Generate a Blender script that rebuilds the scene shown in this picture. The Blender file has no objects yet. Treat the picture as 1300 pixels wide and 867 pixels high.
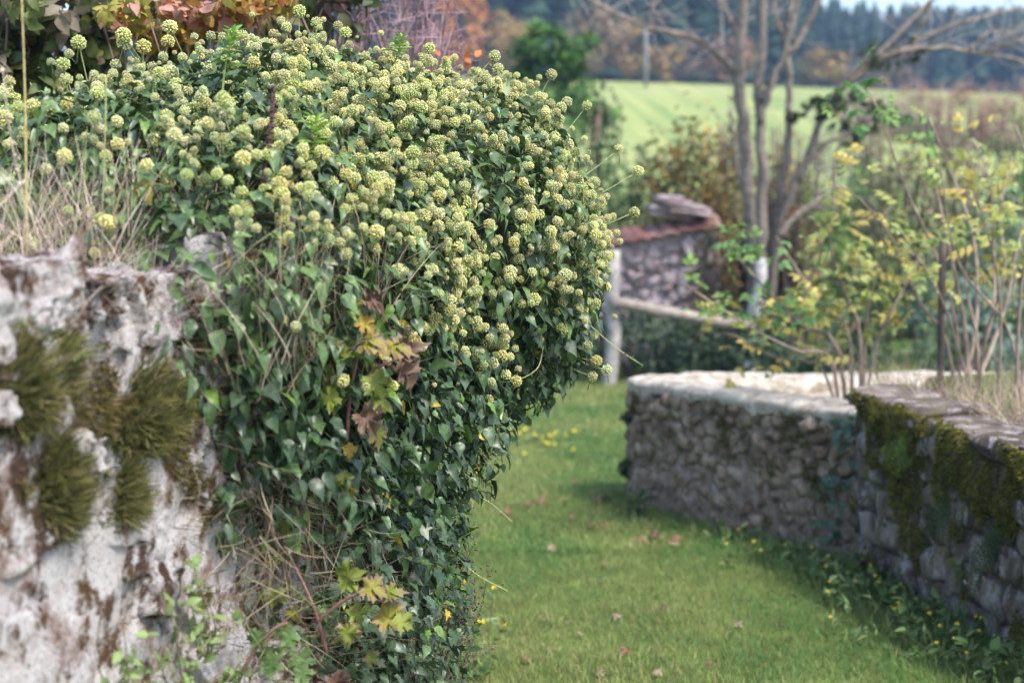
import bpy, math
import numpy as np
from mathutils import Vector, Matrix

# ------------------------------------------------------------------ camera, sky, sun, exposure
sc = bpy.context.scene
EYE = 1.6
FPX = 1805.0
PITCH = math.atan(233.5 / FPX)
cam_d = bpy.data.cameras.new('camera')
cam = bpy.data.objects.new('camera', cam_d)
sc.collection.objects.link(cam)
cam.location = (0, 0, EYE)
cam.rotation_euler = (math.pi / 2 - PITCH, 0, 0)
cam_d.sensor_width = 36.0
cam_d.lens = 50.0
cam_d.clip_start = 0.05
cam_d.clip_end = 4000
cam_d.dof.use_dof = True
cam_d.dof.focus_distance = 3.7
cam_d.dof.aperture_fstop = 2.4
cam_d.dof.aperture_blades = 0
sc.camera = cam

SUN_DIR = Vector((0.70, -0.52, 0.0)).normalized()
SUN_EL = math.radians(58)
sx, sy, sz = SUN_DIR.x * math.cos(SUN_EL), SUN_DIR.y * math.cos(SUN_EL), math.sin(SUN_EL)
world = bpy.data.worlds.new('World')
sc.world = world
world.use_nodes = True
wn = world.node_tree
wn.nodes.clear()
wo = wn.nodes.new('ShaderNodeOutputWorld')
wb = wn.nodes.new('ShaderNodeBackground')
sk = wn.nodes.new('ShaderNodeTexSky')
sk.sky_type = 'NISHITA'
sk.sun_disc = False
sk.sun_elevation = SUN_EL
sk.sun_rotation = math.atan2(sx, sy)
sk.air_density = 1.0
sk.dust_density = 2.0
wb.inputs['Strength'].default_value = 0.15
wn.links.new(sk.outputs[0], wb.inputs[0])
wn.links.new(wb.outputs[0], wo.inputs[0])
sun_d = bpy.data.lights.new('sun', 'SUN')
sun_d.energy = 2.05
sun_d.angle = math.radians(9.0)
sun_d.color = (1.0, 0.95, 0.87)
sun = bpy.data.objects.new('sun', sun_d)
sc.collection.objects.link(sun)
sun.rotation_euler = Vector((-sx, -sy, -sz)).to_track_quat('-Z', 'Y').to_euler()
sun.location = (10, -5, 12)
vs = sc.view_settings
vs.view_transform = 'Standard'
vs.look = 'None'
vs.exposure = 1.42
vs.gamma = 1.0
vs.use_curve_mapping = False

# ------------------------------------------------------------------ helpers
rng = np.random.default_rng(11)
COLL = sc.collection
CP, SP = math.cos(PITCH), math.sin(PITCH)

def ray(px, py):
    a = (px - 650.0) / FPX
    b = (433.5 - py) / FPX
    return np.array([a, CP + b * SP, -SP + b * CP])

def at(px, py, D):
    """point seen at pixel (px,py) of the 1300x867 photograph, D metres in front"""
    d = ray(px, py)
    return np.array([0, 0, EYE]) + d * (D / d[1])

def project(P):
    P = np.atleast_2d(P)
    y = P[:, 1]; z = P[:, 2] - EYE
    f = y * CP - z * SP
    u = y * SP + z * CP
    f = np.where(np.abs(f) < 1e-3, 1e-3, f)
    return 650 + FPX * P[:, 0] / f, 433.5 - FPX * u / f, f

def sstep(a, b, x):
    t = np.clip((np.asarray(x, float) - a) / (b - a), 0, 1)
    return t * t * (3 - 2 * t)

def _hash(ix, iy, iz, seed):
    h = (ix.astype(np.int64) * 374761393 + iy.astype(np.int64) * 668265263 + iz.astype(np.int64) * 2147483647 + seed * 1274126177) & 0xFFFFFFFF
    h = ((h ^ (h >> 13)) * 1274126177) & 0xFFFFFFFF
    h = h ^ (h >> 16)
    return (h & 0xFFFFFF) / float(0xFFFFFF)

def vnoise(P, seed=0):
    P = np.asarray(P, float)
    i = np.floor(P); f = P - i; i = i.astype(np.int64)
    f = f * f * (3 - 2 * f)
    r = 0
    for dx in (0, 1):
        wx = f[:, 0] if dx else 1 - f[:, 0]
        for dy in (0, 1):
            wy = f[:, 1] if dy else 1 - f[:, 1]
            for dz in (0, 1):
                wz = f[:, 2] if dz else 1 - f[:, 2]
                r = r + wx * wy * wz * _hash(i[:, 0] + dx, i[:, 1] + dy, i[:, 2] + dz, seed)
    return r * 2 - 1

def fbm(P, seed=0, octv=4, lac=2.1, gain=0.5):
    P = np.asarray(P, float)
    s = 0; a = 1.0; t = 0
    for o in range(octv):
        s = s + a * vnoise(P * lac ** o + 17.3 * o, seed + o * 7)
        t += a; a *= gain
    return s / t

class MB:
    """collects triangles with a colour per vertex and links them as ONE mesh object"""
    def __init__(self):
        self.v = []; self.f = []; self.c = []; self.n = 0
    def add(self, v, f, c):
        v = np.asarray(v, float).reshape(-1, 3); f = np.asarray(f, np.int64).reshape(-1, 3)
        c = np.asarray(c, float)
        if c.ndim == 1:
            c = np.tile(c, (len(v), 1))
        self.v.append(v); self.f.append(f + self.n); self.c.append(c); self.n += len(v)
        return self
    def inst(self, tpl, pos, R, scale, tint):
        tv, tf, tc = tpl
        pos = np.asarray(pos, float).reshape(-1, 3)
        N = len(pos)
        if N == 0:
            return self
        scale = np.asarray(scale, float)
        if scale.ndim == 0:
            scale = np.full(N, float(scale))
        if scale.ndim == 1:
            scale = np.repeat(scale[:, None], 3, 1)
        loc = tv[None] * scale[:, None, :]
        w = np.einsum('nij,nkj->nki', R, loc) + pos[:, None, :]
        tint = np.asarray(tint, float)
        if tint.ndim == 1:
            tint = np.tile(tint, (N, 1))
        col = tc[None] * tint[:, None, :]
        fi = tf[None] + (np.arange(N) * len(tv))[:, None, None]
        return self.add(w.reshape(-1, 3), fi.reshape(-1, 3), col.reshape(-1, 3))
    def mesh(self, name, smooth=True, origin=None):
        v = np.concatenate(self.v) if self.v else np.zeros((0, 3))
        f = np.concatenate(self.f) if self.f else np.zeros((0, 3), np.int64)
        c = np.concatenate(self.c) if self.c else np.zeros((0, 3))
        if origin is not None:
            v = v - np.asarray(origin)[None]
        me = bpy.data.meshes.new(name)
        me.vertices.add(len(v)); me.vertices.foreach_set('co', v.astype(np.float32).ravel())
        me.loops.add(len(f) * 3); me.loops.foreach_set('vertex_index', f.astype(np.int32).ravel())
        me.polygons.add(len(f))
        me.polygons.foreach_set('loop_start', np.arange(0, len(f) * 3, 3, dtype=np.int32))
        me.polygons.foreach_set('use_smooth', np.full(len(f), smooth, dtype=bool))
        ca = me.color_attributes.new('Col', 'FLOAT_COLOR', 'POINT')
        rgba = np.ones((len(v), 4), np.float32); rgba[:, :3] = np.clip(c, 0, 1)
        ca.data.foreach_set('color', rgba.ravel())
        me.update(calc_edges=True)
        return me
    def obj(self, name, mat, parent=None, smooth=True, kind=None):
        o = None
        org = np.array(parent.get('_w', (0, 0, 0))) if parent is not None else None
        me = self.mesh(name, smooth, org)
        me.materials.append(mat)
        o = bpy.data.objects.new(name, me); COLL.objects.link(o)
        if parent is not None:
            o.parent = parent
            o['_w'] = parent['_w']
        if kind:
            o['kind'] = kind
        return o

def tag(o, label=None, cat=None, group=None, kind=None):
    if label: o['label'] = label
    if cat: o['category'] = cat
    if group: o['group'] = group
    if kind: o['kind'] = kind
    return o

def thing(name, loc, label, cat, group=None):
    o = bpy.data.objects.new(name, None); COLL.objects.link(o)
    o.empty_display_size = 0.1
    o.location = tuple(float(q) for q in loc)
    o['_w'] = tuple(float(q) for q in loc)
    return tag(o, label, cat, group, 'thing')

def place(name, me, parent, pos, R=None, scale=1.0):
    """a piece with shared mesh data, child of a thing, at a world position"""
    o = bpy.data.objects.new(name, me); COLL.objects.link(o)
    w = np.array(parent['_w']) if parent is not None else np.zeros(3)
    if parent is not None:
        o.parent = parent
    s = np.ones(3) * scale
    M = np.eye(4)
    M[:3, :3] = (np.eye(3) if R is None else R) * s[None, :]
    M[:3, 3] = np.asarray(pos) - w
    o.matrix_basis = Matrix(M.tolist())
    return o

def norm(a):
    a = np.asarray(a, float)
    return a / np.maximum(np.linalg.norm(a, axis=-1, keepdims=True), 1e-9)

def frames(n, d):
    """rotation matrices with local z = n and local y close to d"""
    n = norm(n); d = d - n * np.sum(d * n, -1, keepdims=True)
    d = norm(d)
    x = np.cross(d, n)
    return np.stack([x, d, n], -1)

def frames_y(d, n):
    """rotation with local y exactly d, z near n"""
    d = norm(d); n = n - d * np.sum(d * n, -1, keepdims=True); n = norm(n)
    return np.stack([np.cross(d, n), d, n], -1)

def randdir(N):
    return norm(rng.normal(size=(N, 3)))

def grid_faces(nu, nv, wrap=False):
    f = []
    i, j = np.meshgrid(np.arange(nu if wrap else nu - 1), np.arange(nv - 1), indexing='ij')
    a = i * nv + j; b = ((i + 1) % nu) * nv + j; c = b + 1; d = a + 1
    return np.concatenate([np.stack([a, b, c], -1).reshape(-1, 3), np.stack([a, c, d], -1).reshape(-1, 3)])

def tube(mb, pts, radii, col, sides=6, col2=None):
    pts = np.asarray(pts, float); n = len(pts)
    radii = np.asarray(radii, float)
    if radii.ndim == 0:
        radii = np.full(n, float(radii))
    if len(radii) == 2 and n != 2:
        radii = np.linspace(radii[0], radii[1], n)
    t = np.gradient(pts, axis=0); t = norm(t)
    ref = np.array([0, 0, 1.0]) if abs(t[0, 2]) < 0.9 else np.array([1.0, 0, 0])
    V = []
    for i in range(n):
        x = ref - t[i] * np.dot(ref, t[i]); x = norm(x); y = np.cross(t[i], x); ref = x
        an = np.linspace(0, 2 * np.pi, sides, endpoint=False)
        V.append(pts[i] + radii[i] * (np.cos(an)[:, None] * x + np.sin(an)[:, None] * y))
    V = np.concatenate(V)
    F = []
    for i in range(n - 1):
        for k in range(sides):
            a = i * sides + k; b = i * sides + (k + 1) % sides
            F += [(a, b, b + sides), (a, b + sides, a + sides)]
    for k in range(1, sides - 1):
        F.append((0, k + 1, k)); o = (n - 1) * sides; F.append((o, o + k, o + k + 1))
    c = np.tile(np.asarray(col, float), (len(V), 1))
    if col2 is not None:
        w = np.repeat(np.linspace(0, 1, n), sides)[:, None]
        c = c * (1 - w) + np.asarray(col2) * w
    mb.add(V, F, c)

def spline(pts, n):
    """Catmull-Rom through the points"""
    P = np.asarray(pts, float)
    if len(P) == 2:
        return P[0] + (P[1] - P[0]) * np.linspace(0, 1, n)[:, None]
    Q = np.vstack([2 * P[0] - P[1], P, 2 * P[-1] - P[-2]])
    out = []
    for u in np.linspace(0, len(P) - 1, n):
        i = min(int(u), len(P) - 2); t = u - i
        a, b, c, d = Q[i:i + 4]
        out.append(0.5 * (2 * b + (c - a) * t + (2 * a - 5 * b + 4 * c - d) * t * t + (3 * b - a - 3 * c + d) * t ** 3))
    return np.array(out)

# ------------------------------------------------------------------ materials
def newmat(name):
    m = bpy.data.materials.new(name); m.use_nodes = True
    nt = m.node_tree; nt.nodes.clear()
    out = nt.nodes.new('ShaderNodeOutputMaterial')
    return m, nt, out

def mat_attr(name, rough=0.5, spec=0.5, transl=0.0, noise=0.25, nscale=40, coat=0.0):
    m, nt, out = newmat(name)
    b = nt.nodes.new('ShaderNodeBsdfPrincipled')
    b.inputs['Roughness'].default_value = rough
    b.inputs['Specular IOR Level'].default_value = spec
    if coat:
        b.inputs['Coat Weight'].default_value = coat
        b.inputs['Coat Roughness'].default_value = 0.25
    a = nt.nodes.new('ShaderNodeAttribute'); a.attribute_name = 'Col'
    tc = nt.nodes.new('ShaderNodeNewGeometry')
    n = nt.nodes.new('ShaderNodeTexNoise'); n.inputs['Scale'].default_value = nscale; n.inputs['Detail'].default_value = 3
    nt.links.new(tc.outputs['Position'], n.inputs['Vector'])
    mr = nt.nodes.new('ShaderNodeMapRange')
    mr.inputs['From Min'].default_value = 0.3; mr.inputs['From Max'].default_value = 0.7
    mr.inputs['To Min'].default_value = 1 - noise; mr.inputs['To Max'].default_value = 1 + noise
    nt.links.new(n.outputs['Fac'], mr.inputs['Value'])
    mx = nt.nodes.new('ShaderNodeVectorMath'); mx.operation = 'SCALE'
    nt.links.new(a.outputs['Color'], mx.inputs[0]); nt.links.new(mr.outputs[0], mx.inputs['Scale'])
    nt.links.new(mx.outputs[0], b.inputs['Base Color'])
    if transl > 0:
        t = nt.nodes.new('ShaderNodeBsdfTranslucent')
        nt.links.new(mx.outputs[0], t.inputs['Color'])
        ms = nt.nodes.new('ShaderNodeMixShader'); ms.inputs[0].default_value = transl
        nt.links.new(b.outputs[0], ms.inputs[1]); nt.links.new(t.outputs[0], ms.inputs[2])
        nt.links.new(ms.outputs[0], out.inputs[0])
    else:
        nt.links.new(b.outputs[0], out.inputs[0])
    return m

def mat_stone(name, cols, scale=6, rough=0.9, bump=0.4, lichen=(0.55, 0.53, 0.50), lich_amt=0.5, lscale=9.0, stretch=1.0, moss=None, moss_amt=0.0, lo=0.30, hi=0.70, pit=0.45):
    """mottled stone: three tones by noise, pale lichen patches, fine relief, each stone its own tone"""
    m, nt, out = newmat(name)
    L = nt.links.new
    b = nt.nodes.new('ShaderNodeBsdfPrincipled'); b.inputs['Roughness'].default_value = rough
    b.inputs['Specular IOR Level'].default_value = 0.25
    g = nt.nodes.new('ShaderNodeNewGeometry')
    mp = nt.nodes.new('ShaderNodeMapping'); mp.inputs['Scale'].default_value = (1, 1, stretch)
    L(g.outputs['Position'], mp.inputs['Vector'])
    n1 = nt.nodes.new('ShaderNodeTexNoise'); n1.inputs['Scale'].default_value = scale; n1.inputs['Detail'].default_value = 8; n1.inputs['Roughness'].default_value = 0.65
    n2 = nt.nodes.new('ShaderNodeTexNoise'); n2.inputs['Scale'].default_value = lscale; n2.inputs['Detail'].default_value = 10; n2.inputs['Roughness'].default_value = 0.7
    n3 = nt.nodes.new('ShaderNodeTexNoise'); n3.inputs['Scale'].default_value = lscale * 7; n3.inputs['Detail'].default_value = 6; n3.inputs['Roughness'].default_value = 0.75
    for n in (n1, n2, n3):
        L(mp.outputs[0], n.inputs['Vector'])
    oi = nt.nodes.new('ShaderNodeObjectInfo')
    ad = nt.nodes.new('ShaderNodeMath'); ad.operation = 'MULTIPLY_ADD'; ad.inputs[1].default_value = 0.28; 
    L(oi.outputs['Random'], ad.inputs[0]); 
    sb = nt.nodes.new('ShaderNodeMath'); sb.operation = 'SUBTRACT'; sb.inputs[1].default_value = 0.14
    L(n1.outputs['Fac'], sb.inputs[0]); L(sb.outputs[0], ad.inputs[2])
    cr = nt.nodes.new('ShaderNodeValToRGB')
    el = cr.color_ramp.elements
    el[0].position = lo; el[0].color = (*cols[0], 1)
    el[1].position = hi; el[1].color = (*cols[-1], 1)
    for k, c in enumerate(cols[1:-1]):
        e = el.new(lo + (hi - lo) * (k + 1) / (len(cols) - 1)); e.color = (*c, 1)
    L(ad.outputs[0], cr.inputs[0])
    lr = nt.nodes.new('ShaderNodeMapRange'); lr.inputs['From Min'].default_value = 0.62 - 0.3 * lich_amt; lr.inputs['From Max'].default_value = 0.70 - 0.25 * lich_amt
    L(n2.outputs['Fac'], lr.inputs['Value'])
    mx = nt.nodes.new('ShaderNodeMix'); mx.data_type = 'RGBA'
    L(lr.outputs[0], mx.inputs[0]); L(cr.outputs[0], mx.inputs[6]); mx.inputs[7].default_value = (*lichen, 1)
    last = mx.outputs[2]
    if moss is not None:
        n4 = nt.nodes.new('ShaderNodeTexNoise'); n4.inputs['Scale'].default_value = lscale * 0.8; n4.inputs['Detail'].default_value = 9; n4.inputs['Roughness'].default_value = 0.7
        mo = nt.nodes.new('ShaderNodeMapping'); mo.inputs['Location'].default_value = (7.7, 3.1, 5.5)
        L(mp.outputs[0], mo.inputs[0]); L(mo.outputs[0], n4.inputs['Vector'])
        r4 = nt.nodes.new('ShaderNodeMapRange'); r4.inputs['From Min'].default_value = 0.70 - 0.35 * moss_amt; r4.inputs['From Max'].default_value = 0.76 - 0.3 * moss_amt
        L(n4.outputs['Fac'], r4.inputs['Value'])
        m4 = nt.nodes.new('ShaderNodeMix'); m4.data_type = 'RGBA'
        L(r4.outputs[0], m4.inputs[0]); L(last, m4.inputs[6]); m4.inputs[7].default_value = (*moss, 1)
        last = m4.outputs[2]
    # fine dark specks of pits
    sr = nt.nodes.new('ShaderNodeMapRange'); sr.inputs['From Min'].default_value = 0.30; sr.inputs['From Max'].default_value = 0.48
    sr.inputs['To Min'].default_value = pit; sr.inputs['To Max'].default_value = 1.0
    L(n3.outputs['Fac'], sr.inputs['Value'])
    sm = nt.nodes.new('ShaderNodeVectorMath'); sm.operation = 'SCALE'
    L(last, sm.inputs[0]); L(sr.outputs[0], sm.inputs['Scale'])
    L(sm.outputs[0], b.inputs['Base Color'])
    bp = nt.nodes.new('ShaderNodeBump'); bp.inputs['Strength'].default_value = bump; bp.inputs['Distance'].default_value = 0.02
    hm = nt.nodes.new('ShaderNodeMath'); hm.operation = 'ADD'
    L(n2.outputs['Fac'], hm.inputs[0]); L(n3.outputs['Fac'], hm.inputs[1])
    L(hm.outputs[0], bp.inputs['Height']); L(bp.outputs[0], b.inputs['Normal'])
    L(b.outputs[0], out.inputs[0])
    return m

M_IVY = mat_attr('ivy_leaf_gloss', 0.40, 0.45, 0.08, 0.35, 90)
M_UMBEL = mat_attr('ivy_flower', 0.75, 0.2, 0.12, 0.15, 150)
M_STEM = mat_attr('plant_stem', 0.7, 0.3, 0.0, 0.3, 90)
M_FOL = mat_attr('soft_leaf', 0.55, 0.35, 0.32, 0.2, 20)
M_GRASS = mat_attr('grass_blade', 0.6, 0.25, 0.30, 0.15, 6)
M_DRY = mat_attr('dry_grass', 0.8, 0.15, 0.25, 0.15, 20)
M_MOSS = mat_attr('moss', 0.9, 0.1, 0.2, 0.3, 60)
M_BARK = mat_attr('bark', 0.9, 0.2, 0.0, 0.4, 14)
M_FAR = mat_attr('far_foliage', 0.8, 0.1, 0.15, 0.3, 0.6)
M_PETAL = mat_attr('petal', 0.5, 0.2, 0.2, 0.1, 50)
M_TILE = mat_attr('clay_tile', 0.85, 0.2, 0.0, 0.35, 9)
M_WOOD = mat_attr('weathered_wood', 0.85, 0.2, 0.0, 0.35, 12)
M_LEFT = mat_stone('pale_limestone', [(0.12, 0.07, 0.05), (0.48, 0.35, 0.31), (0.76, 0.67, 0.64), (0.86, 0.79, 0.77)], 10, 0.92, 1.0, (0.90, 0.85, 0.84), 0.52, 20, 0.8, moss=(0.16, 0.085, 0.035), moss_amt=0.50, lo=0.36, hi=0.58, pit=0.2)
M_RUB = mat_stone('rubble_stone', [(0.14, 0.095, 0.065), (0.32, 0.225, 0.16), (0.48, 0.36, 0.27)], 12, 0.92, 0.9, (0.52, 0.42, 0.33), 0.35, 9, 1.0, moss=(0.13, 0.12, 0.035), moss_amt=0.35)
M_MORT = mat_stone('old_mortar', [(0.16, 0.11, 0.075), (0.34, 0.25, 0.18), (0.48, 0.37, 0.28)], 14, 0.95, 0.8, (0.38, 0.34, 0.33), 0.3, 14, 1.0, moss=(0.11, 0.10, 0.03), moss_amt=0.35)
M_LIME = mat_stone('lime_cap', [(0.42, 0.34, 0.26), (0.70, 0.61, 0.50), (0.80, 0.72, 0.61)], 8, 0.92, 0.9, (0.80, 0.73, 0.62), 0.5, 14, 1.0, moss=(0.30, 0.25, 0.15), moss_amt=0.20)
M_DARKST = mat_stone('weathered_dark_stone', [(0.06, 0.045, 0.036), (0.15, 0.115, 0.095), (0.29, 0.235, 0.21)], 9, 0.92, 0.7, (0.42, 0.38, 0.38), 0.32, 12, 0.6, moss=(0.15, 0.14, 0.03), moss_amt=0.45)

# ------------------------------------------------------------------ layout frames
# left wall: s along the face (going away), o outward to the path
P0 = np.array([-0.61, 2.9]); TL = np.array([0.359, 0.933]); NL = np.array([0.933, -0.359])
def LW(s, o, z):
    s = np.asarray(s, float); o = np.asarray(o, float); z = np.asarray(z, float)
    s, o, z = np.broadcast_arrays(s, o, z)
    return np.stack([P0[0] + s * TL[0] + o * NL[0], P0[1] + s * TL[1] + o * NL[1], z], -1)
def LW_inv(X, Y):
    return (X - P0[0]) * TL[0] + (Y - P0[1]) * TL[1], (X - P0[0]) * NL[0] + (Y - P0[1]) * NL[1]
NL3 = np.array([NL[0], NL[1], 0]); TL3 = np.array([TL[0], TL[1], 0])
# right near wall: s from its far end towards the camera, q inwards (away from the path)
PA = np.array([1.63, 6.6]); TR = np.array([0.211, -0.977]); NR = np.array([0.977, 0.211])
def RW(s, q, z):
    s, q, z = np.broadcast_arrays(np.asarray(s, float), np.asarray(q, float), np.asarray(z, float))
    return np.stack([PA[0] + s * TR[0] + q * NR[0], PA[1] + s * TR[1] + q * NR[1], z], -1)
def RW_inv(X, Y):
    return (X - PA[0]) * TR[0] + (Y - PA[1]) * TR[1], (X - PA[0]) * NR[0] + (Y - PA[1]) * NR[1]
# walled enclosure outline (front arm, rounded corner, rear arm)
ENC = np.array([[1.72, 6.72], [1.42, 7.18], [1.08, 7.72], [0.84, 8.12], [0.72, 8.36], [0.72, 8.56], [0.86, 8.70], [1.2, 8.76], [2.0, 8.80], [3.4, 8.85]])

def ground_z(X, Y):
    X = np.asarray(X, float); Y = np.asarray(Y, float)
    z = np.interp(Y, [-30, 0, 14, 18, 24, 32, 60, 120, 150, 200, 300, 450, 900, 2500],
                  [1.6, 0, -0.77, -0.95, -1.05, -0.8, 1.9, 8.2, 9.4, 11, 20, 34, 55, 60])
    nz = vnoise(np.stack([X.ravel() * 0.9, Y.ravel() * 0.9, 0 * X.ravel()], -1), 3).reshape(X.shape) * 0.02
    z = z + nz - 0.03 * np.clip(X, -60, 80) * sstep(26, 110, Y)
    s, o = LW_inv(X, Y)
    bl = sstep(-0.25, -0.5, o) * sstep(1.05, 0.7, s) * sstep(-14, -8, o)
    z = z * (1 - bl) + 1.22 * bl
    s, q = RW_inv(X, Y)
    br = sstep(0.12, 0.32, q) * sstep(-1.9, -0.9, s) * sstep(9, 4, q)
    br = br * np.where(s < 0.1, sstep(0.55, 0.9, q), 1.0)
    z = z * (1 - br) + 0.42 * br
    return z

def ground_at(px, py):
    d = ray(px, py); o = np.array([0, 0, EYE])
    t = 1.0
    for _ in range(4000):
        P = o + d * t
        if P[2] < float(ground_z(np.array([P[0]]), np.array([P[1]]))[0]):
            return P
        t += 0.01 * max(1, t * 0.1)
    return o + d * t

# ------------------------------------------------------------------ ground sheet
def build_ground():
    xs = np.concatenate([-np.geomspace(2500, 4.2, 34), np.arange(-4.0, 5.01, 0.1), np.geomspace(5.3, 2500, 34)])
    ys = np.concatenate([np.linspace(-30, 0.5, 20), np.arange(0.7, 14, 0.1), np.geomspace(14.2, 2500, 70)])
    X, Y = np.meshgrid(xs, ys, indexing='ij')
    Z = ground_z(X, Y)
    V = np.stack([X, Y, Z], -1).reshape(-1, 3)
    F = grid_faces(len(xs), len(ys))
    mb = MB(); mb.add(V, F, (0.07, 0.075, 0.03))
    # lawn soil
    m1, nt, out = newmat('lawn_soil'); L = nt.links.new
    b = nt.nodes.new('ShaderNodeBsdfPrincipled'); b.inputs['Roughness'].default_value = 0.95; b.inputs['Specular IOR Level'].default_value = 0.1
    g = nt.nodes.new('ShaderNodeNewGeometry'); n = nt.nodes.new('ShaderNodeTexNoise'); n.inputs['Scale'].default_value = 2.5; n.inputs['Detail'].default_value = 10; n.inputs['Roughness'].default_value = 0.7
    cr = nt.nodes.new('ShaderNodeValToRGB'); cr.color_ramp.elements[0].color = (0.055, 0.075, 0.02, 1); cr.color_ramp.elements[0].position = 0.35
    cr.color_ramp.elements[1].color = (0.13, 0.15, 0.045, 1); cr.color_ramp.elements[1].position = 0.65
    L(g.outputs['Position'], n.inputs['Vector']); L(n.outputs['Fac'], cr.inputs[0]); L(cr.outputs[0], b.inputs['Base Color']); L(b.outputs[0], out.inputs[0])
    # sown field with tramlines
    m2, nt, out = newmat('sown_field'); L = nt.links.new
    b = nt.nodes.new('ShaderNodeBsdfPrincipled'); b.inputs['Roughness'].default_value = 0.9; b.inputs['Specular IOR Level'].default_value = 0.1
    g = nt.nodes.new('ShaderNodeNewGeometry')
    mp = nt.nodes.new('ShaderNodeMapping'); mp.inputs['Rotation'].default_value = (0, 0, math.radians(8)); mp.inputs['Scale'].default_value = (1, 0.02, 0)
    L(g.outputs['Position'], mp.inputs[0])
    w = nt.nodes.new('ShaderNodeTexNoise'); w.inputs['Scale'].default_value = 0.55; w.inputs['Detail'].default_value = 4; w.inputs['Roughness'].default_value = 0.6
    L(mp.outputs[0], w.inputs['Vector'])
    n = nt.nodes.new('ShaderNodeTexNoise'); n.inputs['Scale'].default_value = 0.05; n.inputs['Detail'].default_value = 6
    L(g.outputs['Position'], n.inputs['Vector'])
    cr = nt.nodes.new('ShaderNodeValToRGB'); cr.color_ramp.elements[0].color = (0.16, 0.22, 0.07, 1); cr.color_ramp.elements[0].position = 0.36
    cr.color_ramp.elements[1].color = (0.29, 0.32, 0.11, 1); cr.color_ramp.elements[1].position = 0.62
    L(w.outputs['Fac'], cr.inputs[0])
    c2 = nt.nodes.new('ShaderNodeMix'); c2.data_type = 'RGBA'; c2.inputs[7].default_value = (0.33, 0.33, 0.15, 1)
    r2 = nt.nodes.new('ShaderNodeMapRange'); r2.inputs['From Min'].default_value = 0.45; r2.inputs['From Max'].default_value = 0.7; r2.inputs['To Max'].default_value = 0.6
    L(n.outputs['Fac'], r2.inputs['Value']); L(r2.outputs[0], c2.inputs[0]); L(cr.outputs[0], c2.inputs[6])
    L(c2.outputs[2], b.inputs['Base Color']); L(b.outputs[0], out.inputs[0])
    m3, nt, out = newmat('forest_floor'); L = nt.links.new
    b = nt.nodes.new('ShaderNodeBsdfPrincipled'); b.inputs['Roughness'].default_value = 1.0
    n = nt.nodes.new('ShaderNodeTexNoise'); n.inputs['Scale'].default_value = 0.2
    g = nt.nodes.new('ShaderNodeNewGeometry'); L(g.outputs['Position'], n.inputs['Vector'])
    cr = nt.nodes.new('ShaderNodeValToRGB'); cr.color_ramp.elements[0].color = (0.02, 0.035, 0.015, 1); cr.color_ramp.elements[1].color = (0.06, 0.07, 0.03, 1)
    L(n.outputs['Fac'], cr.inputs[0]); L(cr.outputs[0], b.inputs['Base Color']); L(b.outputs[0], out.inputs[0])
    o = mb.obj('ground', m1)
    o.data.materials.append(m2); o.data.materials.append(m3)
    cy = V[F][:, :, 1].mean(1)
    mi = np.where(cy > 128, 2, np.where(cy > 26, 1, 0)).astype(np.int32)
    o.data.polygons.foreach_set('material_index', mi)
    tag(o, 'grass ground running from the path up the far field to the wooded hill', 'ground', kind='structure')
build_ground()

# ------------------------------------------------------------------ leaf and flower templates
def leaf_tpl(levels, widths, fold=0.2, curl=0.2, wave=0.0, base=(1, 1, 1), rim=None, petiole=0.0, pcol=(1.6, 1.5, 1.2)):
    V = []; C = []; rows = []
    base = np.array(base, float); rim = base if rim is None else np.array(rim, float)
    for i, (y, w) in enumerate(zip(levels, widths)):
        z = -curl * y * y
        if w < 1e-6:
            rows.append([len(V)] * 3); V.append((0, y, z)); C.append(rim if i else base)
        else:
            k = len(V)
            wv = wave * math.sin(i * 2.4)
            V += [(-w, y, z + fold * w + wv), (0, y + 0.03, z), (w, y, z + fold * w - wv)]
            C += [rim, base * 1.12, rim]; rows.append([k, k + 1, k + 2])
    F = []
    for a, b in zip(rows[:-1], rows[1:]):
        for k in (0, 1):
            q = [a[k], a[k + 1], b[k + 1], b[k]]
            if len({q[0], q[1], q[2]}) == 3: F.append((q[0], q[1], q[2]))
            if len({q[0], q[2], q[3]}) == 3: F.append((q[0], q[2], q[3]))
    if petiole:
        r = 0.018; k = len(V)
        for (y, z) in ((0.02, -0.01), (-petiole, -petiole * 0.45)):
            for an in (0, 2.1, 4.2):
                V.append((r * math.cos(an), y, z + r * math.sin(an))); C.append(np.array(pcol) * base)
        for j in range(3):
            a, b = k + j, k + (j + 1) % 3
            F += [(a, b, b + 3), (a, b + 3, a + 3)]
    return np.array(V, float), np.array(F), np.array(C, float)

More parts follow.
